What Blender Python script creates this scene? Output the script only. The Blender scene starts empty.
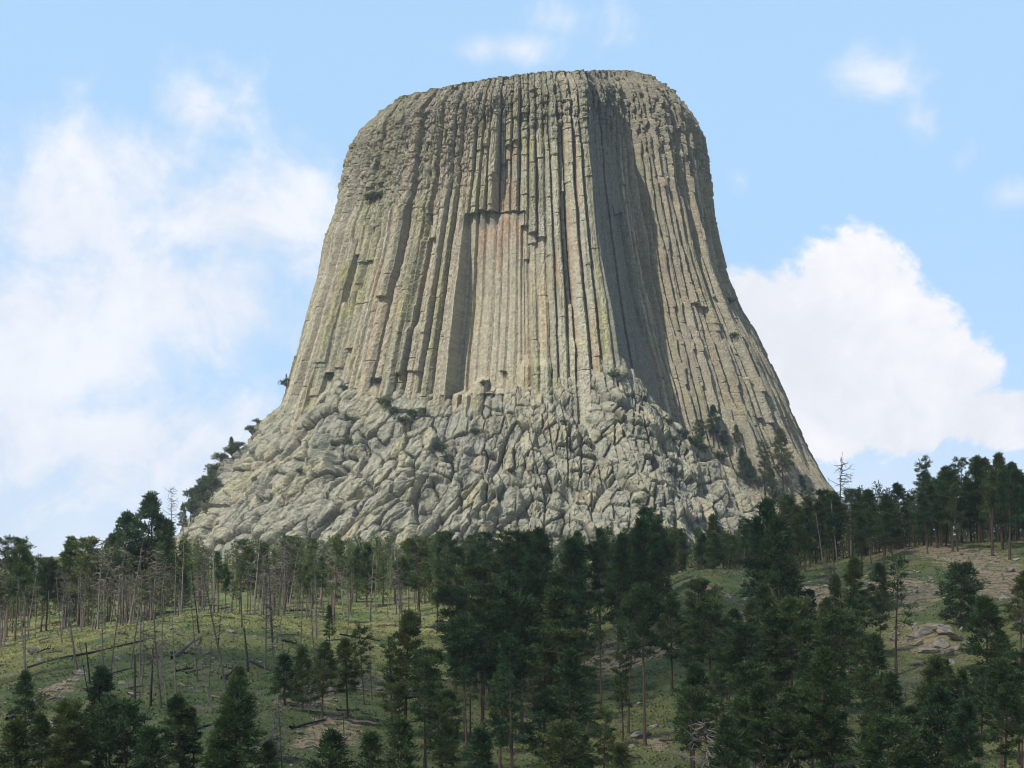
import bpy, math, random
import numpy as np
from mathutils import Vector

R_ = math.radians
C = bpy.context.scene.collection
scene = bpy.context.scene

# ------------------------------------------------------------------ camera
F, CX, CY, W, H = 1818.0, 512.0, 384.0, 1024, 768
HORIZON = 720.0
PITCH = math.atan((HORIZON - CY) / F)
cam_d = bpy.data.cameras.new("camera")
cam_d.sensor_width = 36.0
cam_d.lens = 36.0 * F / W
cam_d.clip_start = 0.5
cam_d.clip_end = 60000
cam = bpy.data.objects.new("camera", cam_d)
C.objects.link(cam)
cam.location = (0, 0, 0)
cam.rotation_euler = (R_(90) + PITCH, 0, 0)
scene.camera = cam

# ------------------------------------------------------------------ light and exposure
SUN_AZ, SUN_EL = R_(50), R_(50)          # azimuth: to the left of straight-behind the viewer
S = Vector((-math.sin(SUN_AZ) * math.cos(SUN_EL), -math.cos(SUN_AZ) * math.cos(SUN_EL), math.sin(SUN_EL)))
sun_d = bpy.data.lights.new("sun", 'SUN')
sun_d.energy = 5.0
sun_d.angle = R_(0.53)
sun_d.color = (1.0, 0.965, 0.90)
sun = bpy.data.objects.new("sun", sun_d)
C.objects.link(sun)
sun.rotation_euler = S.to_track_quat('Z', 'Y').to_euler()
scene.view_settings.view_transform = 'Standard'
scene.view_settings.look = 'None'
scene.view_settings.gamma = 1.0
scene.view_settings.exposure = 0.2
scene.cycles.filter_width = 1.05        # a crisp compact-camera picture
SKY_STRENGTH = 0.12

world = bpy.data.worlds.new("World")
scene.world = world
world.use_nodes = True


def px_dir(u, v):
    cx, cy = (u - CX) / F, (CY - v) / F
    return Vector((cx, math.cos(PITCH) - cy * math.sin(PITCH), math.sin(PITCH) + cy * math.cos(PITCH)))


def build_sky():
    nt = world.node_tree
    nt.nodes.clear()
    N = nt.nodes.new
    L = nt.links.new
    out = N('ShaderNodeOutputWorld')
    bg = N('ShaderNodeBackground')
    bg.inputs['Strength'].default_value = SKY_STRENGTH
    L(bg.outputs[0], out.inputs[0])
    sky = N('ShaderNodeTexSky')
    sky.sky_type = 'NISHITA'
    sky.sun_disc = False
    sky.sun_elevation = SUN_EL
    sky.sun_rotation = math.atan2(S.x, S.y)
    sky.altitude = 1300
    sky.air_density = 1.0
    sky.dust_density = 0.6
    sky.ozone_density = 1.5

    def M(op, a, b=None, c=None):
        n = N('ShaderNodeMath')
        n.operation = op
        for i, x in enumerate((a, b, c)):
            if x is None:
                continue
            if isinstance(x, (int, float)):
                n.inputs[i].default_value = x
            else:
                L(x, n.inputs[i])
        return n.outputs[0]
    tc = N('ShaderNodeTexCoord')
    sep = N('ShaderNodeSeparateXYZ')
    L(tc.outputs['Generated'], sep.inputs[0])
    az = M('ARCTAN2', sep.outputs[0], sep.outputs[1])
    el = M('ARCSINE', sep.outputs[2])

    def noise(scale, detail, rough, dist=0.0, seed=0.0):
        mp = N('ShaderNodeMapping')
        mp.inputs['Location'].default_value = (seed, seed * 0.7, -seed)
        L(tc.outputs['Generated'], mp.inputs[0])
        n = N('ShaderNodeTexNoise')
        n.inputs['Scale'].default_value = scale
        n.inputs['Detail'].default_value = detail
        n.inputs['Roughness'].default_value = rough
        n.inputs['Distortion'].default_value = dist
        L(mp.outputs[0], n.inputs['Vector'])
        return n.outputs['Fac']
    n1 = noise(15.0, 9.0, 0.60, 0.7, 3.1)
    n2 = noise(46.0, 8.0, 0.62, 0.2, 7.7)
    n3 = noise(7.0, 5.0, 0.5, 0.0, 1.3)
    fb = M('ADD', M('MULTIPLY', M('SUBTRACT', n1, 0.5), 1.0), M('MULTIPLY', M('SUBTRACT', n2, 0.5), 0.45))

    # (u, v, ru, rv, weight): where the clouds stand in the sky, by direction
    def blob(u, v, ru, rv, wgt, soft):
        d = px_dir(u, v).normalized()
        a0, e0 = math.atan2(d.x, d.y), math.asin(d.z)
        da = M('DIVIDE', M('SUBTRACT', az, a0), ru / F)
        de = M('DIVIDE', M('SUBTRACT', el, e0), rv / F)
        q = M('SUBTRACT', 1.0, M('SQRT', M('ADD', M('MULTIPLY', da, da), M('MULTIPLY', de, de))))
        return M('MULTIPLY', q, wgt)

    def union(items):
        acc = None
        for it in items:
            b = blob(*it)
            acc = b if acc is None else M('MAXIMUM', acc, b)
        return acc

    def ramp(x, lo, hi):
        n = N('ShaderNodeMapRange')
        n.interpolation_type = 'SMOOTHSTEP'
        L(x, n.inputs['Value'])
        n.inputs['From Min'].default_value = lo
        n.inputs['From Max'].default_value = hi
        return n.outputs[0]
    away = ramp(M('ABSOLUTE', az), 0.36, 0.6)
    # crisp cumulus on the right
    cum = union([(840, 360, 150, 95, 1.0, 0), (850, 285, 75, 60, 0.8, 0), (925, 378, 95, 62, 0.9, 0), (770, 320, 90, 70, 0.8, 0),
                 (990, 418, 90, 42, 0.85, 0), (900, 425, 150, 40, 0.7, 0)])
    cum_m = ramp(M('ADD', cum, M('MULTIPLY', fb, 1.3)), 0.02, 0.26)
    # soft hazy cloud bank on the left, thin veils elsewhere
    bank = union([(30, 340, 210, 150, 1.0, 0), (110, 165, 140, 60, 0.6, 0), (60, 225, 120, 80, 0.8, 0), (240, 225, 150, 80, 0.7, 0), (170, 300, 170, 90, 0.7, 0),
                  (120, 450, 230, 90, 0.85, 0), (300, 200, 70, 40, 0.7, 0), (205, 112, 60, 34, 0.45, 0), (0, 430, 200, 110, 0.9, 0)])
    bank_m = ramp(M('ADD', bank, M('MULTIPLY', fb, 2.0)), -0.35, 0.75)
    wisp = union([(510, 48, 90, 26, 0.8, 0), (880, 75, 75, 45, 0.8, 0), (915, 120, 45, 45, 0.6, 0), (1010, 195, 40, 26, 0.9, 0),
                  (740, 180, 40, 30, 0.4, 0), (960, 160, 30, 25, 0.5, 0), (560, 20, 90, 30, .4, 0)])
    wisp_m = M('MULTIPLY', ramp(M('ADD', wisp, M('MULTIPLY', fb, 1.7)), 0.05, 0.95), 0.7)
    # the rest of the sky, away from this view: broken fair weather cloud
    rest = M('MULTIPLY', ramp(M('ADD', M('SUBTRACT', n3, 0.5), M('MULTIPLY', fb, 0.35)), 0.0, 0.18), away)
    low = M('MULTIPLY', ramp(el, 0.22, 0.07), 0.62)
    m = M('MAXIMUM', M('MAXIMUM', cum_m, M('MULTIPLY', bank_m, 0.86)), M('MAXIMUM', wisp_m, M('MULTIPLY', rest, 0.55)))
    m = M('MAXIMUM', m, M('MULTIPLY', low, 1.0))
    # sky colour lifted a little by thin high haze, as in the photograph
    hz = N('ShaderNodeMix')
    hz.data_type = 'RGBA'
    L(M('MULTIPLY', M('ADD', M('MULTIPLY', M('MULTIPLY', ramp(el, 0.75, 0.36), M('SUBTRACT', 1.0, M('MULTIPLY', away, 0.55))), 0.9), 0.1), SKY_HAZE[0]), hz.inputs[0])
    L(sky.outputs[0], hz.inputs[6])
    hz.inputs[7].default_value = (*[c / SKY_STRENGTH for c in SKY_HAZE[1]], 1)
    # cloud brightness varies with its thickness
    cc = N('ShaderNodeMix')
    cc.data_type = 'RGBA'
    L(ramp(M('ADD', fb, M('MULTIPLY', M('SUBTRACT', n3, 0.5), 0.8)), -0.28, 0.3), cc.inputs[0])
    cc.inputs[6].default_value = (*[c / SKY_STRENGTH for c in (0.75, 0.775, 0.84)], 1)
    cc.inputs[7].default_value = (*[c / SKY_STRENGTH for c in (0.92, 0.915, 0.94)], 1)
    mix = N('ShaderNodeMix')
    mix.data_type = 'RGBA'
    L(m, mix.inputs[0])
    L(hz.outputs[2], mix.inputs[6])
    L(cc.outputs[2], mix.inputs[7])
    L(mix.outputs[2], bg.inputs[0])


SKY_HAZE = (0.80, (0.46, 0.71, 1.0))
build_sky()


# ------------------------------------------------------------------ small tools
def slope_z(v):
    cy = (CY - np.asarray(v, float)) / F
    return (math.sin(PITCH) + cy * math.cos(PITCH)) / (math.cos(PITCH) - cy * math.sin(PITCH))


def P(u, v, Y):
    d = px_dir(u, v)
    k = Y / d.y
    return Vector((d.x * k, Y, d.z * k))


def project(x, y, z):
    """world -> pixel, for checks and for wording labels only"""
    x, y, z = (np.asarray(a, float) for a in (x, y, z))
    fwd = y * math.cos(PITCH) + z * math.sin(PITCH)
    up = z * math.cos(PITCH) - y * math.sin(PITCH)
    return CX + F * x / fwd, CY - F * up / fwd


def smooth(a, b, x):
    t = np.clip((np.asarray(x, float) - a) / (b - a), 0, 1)
    return t * t * (3 - 2 * t)


_perm = np.random.RandomState(11).rand(1 << 16)


def hsh(ix, iy, s=0):
    ix = ix.astype(np.int64)
    iy = iy.astype(np.int64)
    return _perm[(ix * 73856093 ^ iy * 19349663 ^ (s * 83492791 + 12345)) & 0xFFFF]


def vnoise(x, y, s=0):
    x, y = np.broadcast_arrays(np.asarray(x, float), np.asarray(y, float))
    ix, iy = np.floor(x), np.floor(y)
    fx, fy = x - ix, y - iy
    fx, fy = fx * fx * (3 - 2 * fx), fy * fy * (3 - 2 * fy)
    a, b = hsh(ix, iy, s), hsh(ix + 1, iy, s)
    c, d = hsh(ix, iy + 1, s), hsh(ix + 1, iy + 1, s)
    return (a + (b - a) * fx) * (1 - fy) + (c + (d - c) * fx) * fy


def fbm(x, y, s=0, octv=4):
    t, amp, tot = 0, 1.0, 0
    for i in range(octv):
        t = t + vnoise(np.asarray(x) * 2 ** i, np.asarray(y) * 2 ** i, s + i * 7) * amp
        tot += amp
        amp *= 0.5
    return t / tot


def worley(x, y, s=0):
    """returns F1, F2-F1 and a random value of the nearest cell"""
    x, y = np.broadcast_arrays(np.asarray(x, float), np.asarray(y, float))
    ix, iy = np.floor(x), np.floor(y)
    f1 = np.full(x.shape, 9.0)
    f2 = np.full(x.shape, 9.0)
    cid = np.zeros(x.shape)
    gx = np.zeros(x.shape)
    gy = np.zeros(x.shape)
    for dx in (-1, 0, 1):
        for dy in (-1, 0, 1):
            jx, jy = ix + dx, iy + dy
            px = jx + 0.1 + 0.8 * hsh(jx, jy, s + 1)
            py = jy + 0.1 + 0.8 * hsh(jx, jy, s + 2)
            d = np.hypot(px - x, py - y)
            near = d < f1
            f2 = np.where(near, f1, np.minimum(f2, d))
            cid = np.where(near, hsh(jx, jy, s + 3), cid)
            gx = np.where(near, x - px, gx)
            gy = np.where(near, y - py, gy)
            f1 = np.where(near, d, f1)
    return f1, f2 - f1, cid, gx, gy


def np_mesh(name, verts, faces, mat=None, smooth_shade=False, color=None, cname="tint"):
    """faces: an (n,3) or (n,4) array or a list of such arrays"""
    if not isinstance(faces, (list, tuple)):
        faces = [faces]
    faces = [np.asarray(f, np.int32) for f in faces if len(f)]
    me = bpy.data.meshes.new(name)
    verts = np.asarray(verts, np.float32)
    me.vertices.add(len(verts))
    me.vertices.foreach_set("co", verts.ravel())
    loops = np.concatenate([f.ravel() for f in faces])
    totals = np.concatenate([np.full(len(f), f.shape[1], np.int32) for f in faces])
    starts = np.concatenate([[0], np.cumsum(totals)[:-1]]).astype(np.int32)
    me.loops.add(len(loops))
    me.loops.foreach_set("vertex_index", loops)
    me.polygons.add(len(totals))
    me.polygons.foreach_set("loop_start", starts)
    me.polygons.foreach_set("use_smooth", np.full(len(totals), smooth_shade))
    me.update(calc_edges=True)
    if color is not None:
        at = me.color_attributes.new(cname, 'FLOAT_COLOR', 'POINT')
        col = np.ones((len(verts), 4), np.float32)
        col[:, :3] = color
        at.data.foreach_set("color", col.ravel())
    if mat:
        me.materials.append(mat)
    return me


def link(name, me, parent=None, loc=None):
    o = bpy.data.objects.new(name, me)
    C.objects.link(o)
    if parent:
        o.parent = parent
    if loc is not None:
        o.location = loc
    return o


def tag(o, label=None, cat=None, group=None, kind=None):
    if label:
        o["label"] = label
    if cat:
        o["category"] = cat
    if group:
        o["group"] = group
    if kind:
        o["kind"] = kind
    return o


# ------------------------------------------------------------------ materials
def mat(name, rough=0.9, spec=0.2):
    m = bpy.data.materials.new(name)
    m.use_nodes = True
    nt = m.node_tree
    b = nt.nodes["Principled BSDF"]
    b.inputs["Roughness"].default_value = rough
    b.inputs["Specular IOR Level"].default_value = spec
    return m, nt, b


def nn(nt, kind, **kw):
    n = nt.nodes.new(kind)
    for k, v in kw.items():
        if hasattr(n, k):
            setattr(n, k, v)
        else:
            n.inputs[k.replace('_', ' ')].default_value = v
    return n


def mul_color(nt, a, b, fac=1.0, blend='MULTIPLY'):
    m = nt.nodes.new('ShaderNodeMix')
    m.data_type = 'RGBA'
    m.blend_type = blend
    if isinstance(fac, (int, float)):
        m.inputs[0].default_value = fac
    else:
        nt.links.new(fac, m.inputs[0])
    for i, x in ((6, a), (7, b)):
        if isinstance(x, tuple):
            m.inputs[i].default_value = (*x, 1)
        else:
            nt.links.new(x, m.inputs[i])
    return m.outputs[2]


def ramp_node(nt, fac, stops):
    r = nt.nodes.new('ShaderNodeValToRGB')
    while len(r.color_ramp.elements) < len(stops):
        r.color_ramp.elements.new(0.5)
    for e, (p, c) in zip(r.color_ramp.elements, stops):
        e.position = p
        e.color = (*c, 1) if len(c) == 3 else c
    nt.links.new(fac, r.inputs[0])
    return r.outputs[0]


def tinted_mat(name, rough, noise_scale, lo, hi, bump=0.0, bump_scale=None, bump_dist=0.3, spec=0.15):
    """base colour from the mesh's own 'tint' times fine mottling"""
    m, nt, b = mat(name, rough, spec)
    at = nn(nt, 'ShaderNodeVertexColor', layer_name="tint")
    tc = nn(nt, 'ShaderNodeTexCoord')
    n = nn(nt, 'ShaderNodeTexNoise', Scale=noise_scale, Detail=6.0, Roughness=0.7)
    nt.links.new(tc.outputs['Object'], n.inputs['Vector'])
    r = ramp_node(nt, n.outputs['Fac'], [(0.25, (lo,) * 3), (0.75, (hi,) * 3)])
    nt.links.new(mul_color(nt, at.outputs[0], r), b.inputs['Base Color'])
    if bump:
        bn = nn(nt, 'ShaderNodeTexNoise', Scale=bump_scale, Detail=6.0, Roughness=0.65)
        nt.links.new(tc.outputs['Object'], bn.inputs['Vector'])
        bp = nn(nt, 'ShaderNodeBump', Strength=bump, Distance=bump_dist)
        nt.links.new(bn.outputs['Fac'], bp.inputs['Height'])
        nt.links.new(bp.outputs[0], b.inputs['Normal'])
    return m


M_ROCK = tinted_mat("weathered_rock", 0.95, 0.85, 0.55, 1.38, 0.95, 0.9, 1.1)
M_STONE = tinted_mat("boulder_stone", 0.95, 1.6, 0.65, 1.25, 0.6, 1.5, 0.3)


def ground_mat():
    m, nt, b = mat("hillside_turf", 1.0, 0.05)
    at = nn(nt, 'ShaderNodeVertexColor', layer_name="tint")
    so = nn(nt, 'ShaderNodeVertexColor', layer_name="soil")
    tc = nn(nt, 'ShaderNodeTexCoord')

    def noise(scale, detail=5.0, rough=0.65):
        n = nn(nt, 'ShaderNodeTexNoise', Scale=scale, Detail=detail, Roughness=rough)
        nt.links.new(tc.outputs['Object'], n.inputs['Vector'])
        return n.outputs['Fac']

    def mth(op, a, c):
        n = nn(nt, 'ShaderNodeMath', operation=op)
        for k, x in enumerate((a, c)):
            if isinstance(x, (int, float)):
                n.inputs[k].default_value = x
            else:
                nt.links.new(x, n.inputs[k])
        return n.outputs[0]
    grain = ramp_node(nt, noise(2.2, 6.0, 0.75), [(0.3, (.45,) * 3), (0.5, (.95,) * 3), (0.72, (1.65,) * 3)])
    turf = mul_color(nt, at.outputs[0], grain)
    straw = ramp_node(nt, noise(0.9, 6.0, 0.7), [(0.52, (0, 0, 0)), (0.66, (1, 1, 1))])
    turf = mul_color(nt, turf, (0.17, 0.15, 0.075), mth('MULTIPLY', straw, 0.55), 'MIX')
    dirt = ramp_node(nt, noise(1.3, 7.0, 0.75), [(0.3, (.14, .098, .064)), (0.5, (.36, .26, .165)), (0.7, (.52, .42, .30))])
    fac = mth('ADD', so.outputs[0], mth('MULTIPLY', mth('SUBTRACT', noise(0.55, 7.0, 0.72), 0.5), 1.9))
    fac = ramp_node(nt, fac, [(0.46, (0, 0, 0)), (0.66, (1, 1, 1))])
    nt.links.new(mul_color(nt, turf, dirt, mth('MULTIPLY', fac, .85), 'MIX'), b.inputs['Base Color'])
    bp = nn(nt, 'ShaderNodeBump', Strength=0.9, Distance=0.35)
    nt.links.new(noise(2.6, 6.0, 0.7), bp.inputs['Height'])
    nt.links.new(bp.outputs[0], b.inputs['Normal'])
    return m


M_GROUND = ground_mat()
M_TUFT = tinted_mat("grass_blades", 1.0, 0.15, 0.75, 1.25, spec=0.05)


def bark_mat(name, c1, c2):
    m, nt, b = mat(name, 0.95, 0.1)
    tc = nn(nt, 'ShaderNodeTexCoord')
    mp = nn(nt, 'ShaderNodeMapping')
    mp.inputs['Scale'].default_value = (3, 3, 0.6)
    nt.links.new(tc.outputs['Object'], mp.inputs[0])
    n = nn(nt, 'ShaderNodeTexNoise', Scale=1.6, Detail=5.0, Roughness=0.7)
    nt.links.new(mp.outputs[0], n.inputs['Vector'])
    base = ramp_node(nt, n.outputs['Fac'], [(0.3, c1), (0.7, c2)])
    oi = nn(nt, 'ShaderNodeObjectInfo')
    r = ramp_node(nt, oi.outputs['Random'], [(0, (0.6,) * 3), (1, (1.3,) * 3)])
    nt.links.new(mul_color(nt, base, r), b.inputs['Base Color'])
    return m


M_BARK = bark_mat("pine_bark", (0.06, 0.042, 0.031), (0.165, 0.112, 0.08))
M_DEAD = bark_mat("bleached_deadwood", (0.075, 0.064, 0.054), (0.26, 0.22, 0.18))
M_BURNT = bark_mat("charred_wood", (0.02, 0.018, 0.016), (0.07, 0.062, 0.055))


def foliage_mat(name, dark, light, warm):
    m, nt, b = mat(name, 0.75, 0.12)
    at = nn(nt, 'ShaderNodeVertexColor', layer_name="tint")
    oi = nn(nt, 'ShaderNodeObjectInfo')
    r = ramp_node(nt, oi.outputs['Random'], [(0, dark), (0.55, light), (1, warm)])
    col = mul_color(nt, at.outputs[0], r)
    nt.links.new(col, b.inputs['Base Color'])
    tr = nn(nt, 'ShaderNodeBsdfTranslucent')
    nt.links.new(col, tr.inputs[0])
    mx = nn(nt, 'ShaderNodeMixShader')
    mx.inputs[0].default_value = 0.3
    nt.links.new(b.outputs[0], mx.inputs[1])
    nt.links.new(tr.outputs[0], mx.inputs[2])
    nt.links.new(mx.outputs[0], nt.nodes['Material Output'].inputs[0])
    return m


M_NEEDLE = foliage_mat("pine_needles", (0.056, 0.100, 0.044), (0.084, 0.124, 0.044), (0.118, 0.140, 0.047))
M_LEAF = foliage_mat("shrub_leaves", (0.05, 0.075, 0.035), (0.07, 0.10, 0.04), (0.09, 0.115, 0.045))


# ------------------------------------------------------------------ terrain
UK = np.array([-500, -100, 0, 100, 200, 300, 400, 500, 600, 700, 800, 900, 1024, 1150, 1500], float)
GROUND = {                                   # distance -> picture row at which the slope passes, per UK column
    150: [870] * 15,
    200: [800, 785, 778, 785, 792, 795, 796, 800, 798, 792, 784, 780, 775, 775, 780],
    250: [730, 720, 712, 700, 700, 712, 728, 748, 748, 742, 738, 732, 722, 720, 730],
    300: [690, 680, 669, 648, 632, 648, 682, 702, 704, 688, 690, 688, 672, 670, 690],
    330: [685, 674, 660, 630, 607, 620, 655, 674, 672, 645, 655, 640, 626, 620, 650],
    360: [675, 664, 652, 632, 615, 618, 640, 652, 648, 600, 620, 603, 592, 585, 620],
    400: [660, 652, 644, 630, 618, 616, 622, 628, 620, 561, 588, 562, 557, 555, 580],
    450: [645, 640, 634, 622, 610, 607, 605, 602, 592, 566, 572, 548, 541, 540, 560],
    550: [630, 625, 620, 606, 596, 592, 590, 588, 582, 564, 562, 540, 533, 530, 550],
    700: [615, 610, 606, 596, 588, 582, 578, 576, 572, 562, 556, 540, 534, 530, 560],
    1000: [575, 565, 560, 552, 545, 545, 545, 545, 545, 545, 548, 550, 552, 555, 575],
}
YK = np.array(sorted(GROUND), float)
_du, _dy = 10.0, 5.0
_ug = np.arange(-500, 1501, _du)
_yg = np.arange(150, 1001, _dy)
_tab = np.array([np.interp(_ug, UK, GROUND[k]) for k in YK])
_z = slope_z(_tab) * YK[:, None]
_zg = np.array([np.interp(_yg, YK, _z[:, i]) for i in range(len(_ug))]).T      # [Y,u]


def _blur(a, n, axis):
    k = np.ones(n) / n
    pad = [(0, 0), (0, 0)]
    pad[axis] = (n // 2, n // 2)
    return np.apply_along_axis(lambda r: np.convolve(r, k, 'valid'), axis, np.pad(a, pad, mode='edge'))


for _i in range(2):
    _zg = _blur(_blur(_zg, 5, 0), 7, 1)


def ground_z(x, y, detail=True):
    x, y = np.broadcast_arrays(np.asarray(x, float), np.asarray(y, float))
    yc = np.clip(y, 150, 1000)
    u = np.clip(CX + F * x / np.maximum(yc, 150), -500, 1499.9)
    fi = (yc - 150) / _dy
    fj = (u + 500) / _du
    i = np.clip(np.floor(fi).astype(int), 0, len(_yg) - 2)
    j = np.clip(np.floor(fj).astype(int), 0, len(_ug) - 2)
    a, b = fi - i, fj - j
    z = (_zg[i, j] * (1 - a) + _zg[i + 1, j] * a) * (1 - b) + (_zg[i, j + 1] * (1 - a) + _zg[i + 1, j + 1] * a) * b
    near = -1.8 - 10.5 * smooth(0, 120, y)
    z = np.where(y < 150, near + (z - near) * smooth(95, 150, y), z)
    z = np.where(y > 1000, z * (1 - smooth(1000, 2600, y)) - 0.004 * (y - 1000), z)
    if detail:
        w = smooth(60, 160, y) * (1 - smooth(700, 1000, y))
        z = z + w * ((fbm(x / 16, y / 16, 5, 3) - 0.5) * 2.0 + (fbm(x / 4.0, y / 4.0, 9, 3) - 0.5) * 0.9)
    return z


def px_ground(u, v):
    """the point of the hillside seen at a pixel (first hit)"""
    d = px_dir(u, v)
    ys = np.arange(120, 1000, 0.75)
    zs = ys / d.y * d.z
    xs = ys / d.y * d.x
    g = ground_z(xs, ys)
    hit = np.nonzero(zs <= g)[0]
    k = hit[0] if len(hit) else int(np.argmin(zs - g))
    return Vector((xs[k], ys[k], g[k]))


def gz(x, y):
    return float(ground_z(np.array([x]), np.array([y]))[0])


def grow(a, b, s, n):
    """n points from a to b with steps growing from s"""
    t = np.linspace(0, 1, n + 1)[1:]
    L = b - a
    p = max(1.0, math.log(abs(s / L)) / math.log(1 / n))
    return a + L * t ** p


def build_ground():
    xs = np.concatenate([np.arange(-190, 190.1, 1.3)])
    xs = np.concatenate([-grow(190, 9000, 6, 36)[::-1], xs, grow(190, 9000, 6, 36)])
    ys = np.concatenate([-grow(40, 9000, 12, 22)[::-1], np.arange(-40, 140, 6), np.arange(140, 470, 1.3), np.arange(470, 1000, 6), grow(1000, 12000, 40, 30)])
    X, Y = np.meshgrid(xs, ys)
    Z = ground_z(X, Y)
    n, m = X.shape
    idx = np.arange(n * m).reshape(n, m)
    q = np.stack([idx[:-1, :-1], idx[:-1, 1:], idx[1:, 1:], idx[1:, :-1]], -1).reshape(-1, 4)
    # ground cover (crest brightened as if sunlit): green turf, cured yellow grass, bare tan soil, burnt patches, gravelly spots
    col = ground_color(X, Y)
    me = np_mesh("ground", np.stack([X, Y, Z], -1).reshape(-1, 3), q, M_GROUND, True, col.reshape(-1, 3))
    at = me.color_attributes.new("soil", 'FLOAT_COLOR', 'POINT')
    at.data.foreach_set("color", np.repeat(soil_mask(X, Y).reshape(-1, 1), 4, 1).astype(np.float32).ravel())
    o = link("ground", me)
    tag(o, "grassy hillside with stony patches climbing from the valley to the rock tower", "hillside", kind='structure')
    return o


SOIL = [  # pixel centre, radii: bare tan soil and stony ground
    (965, 555, 60, 22), (1005, 580, 45, 25), (900, 590, 50, 22), (925, 640, 40, 25), (820, 610, 40, 30), (835, 660, 40, 22),
    (600, 655, 45, 22), (650, 655, 50, 16), (700, 590, 18, 8), (400, 690, 40, 18), (310, 700, 45, 16), (60, 690, 26, 10),
    (330, 735, 40, 30), (760, 640, 30, 30), (655, 745, 20, 12), (940, 700, 8, 4)]
_soil3 = []
for (_u, _v, _a, _b) in SOIL:
    _p = px_ground(_u, _v)
    _q = px_ground(_u, _v - _b)
    _soil3.append((_p.x, _p.y, _a / F * _p.y, max(3.0, abs(_q.y - _p.y))))


def soil_mask(X, Y):
    m = np.full(np.shape(X), -1.0)
    for x, y, a, b in _soil3:
        m = np.maximum(m, 1 - np.hypot((X - x) / a, (Y - y) / b))
    return 0.62 * smooth(-0.3, 0.6, m + (fbm(X / 6, Y / 6, 31, 4) - 0.5) * 1.0)


def ground_color(X, Y):
    n1 = fbm(X / 30, Y / 30, 21, 4)[..., None]
    n2 = fbm(X / 5, Y / 5, 23, 4)[..., None]
    n3 = fbm(X / 1.7, Y / 1.7, 25, 3)[..., None]
    green = np.array([0.098, 0.134, 0.052])
    yellow = np.array([0.185, 0.19, 0.070])
    brown = np.array([0.140, 0.122, 0.090])
    soil = np.array([0.30, 0.225, 0.15])
    c = green + (yellow - green) * smooth(0.42, 0.66, 0.6 * n1 + 0.4 * n2)
    c = c + (brown - c) * smooth(0.52, 0.72, 0.35 * n2 + 0.65 * n3) * 0.8
    # cured grass along the knoll's crest, painted brighter to heighten its sunlit strip
    crest = (np.exp(-((Y - 335) / 34.0) ** 2) * smooth(-3, -22, X))[..., None]
    c = c + (np.array([0.36, 0.35, 0.13]) - c) * crest * smooth(0.25, 0.5, n2) * 0.85
    c = c * (0.7 + 0.6 * n3)
    return np.clip(c, 0.01, 0.6)


build_ground()

# ------------------------------------------------------------------ the rock tower
TX0, TY0 = float(P(527, 300, 1000).x), 1000.0
KM = 1000.0 / F
SIL_L = [(95, 400), (108, 385), (140, 353), (165, 346), (205, 335), (260, 318), (310, 305), (350, 297), (378, 289), (420, 276), (470, 262), (560, 240), (640, 220)]
SIL_R = [(82, 668), (105, 690), (140, 706), (170, 710), (215, 716), (262, 728), (305, 745), (345, 765), (390, 785), (430, 801), (465, 819), (500, 840), (560, 890), (640, 940)]


def sil_table(sil, sign):
    zs, rs = [], []
    for v, u in sil:
        p = P(u, v, 985)
        zs.append(p.z)
        rs.append(sign * (p.x - TX0))
    o = np.argsort(zs)
    return np.array(zs)[o], np.array(rs)[o]


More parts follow.
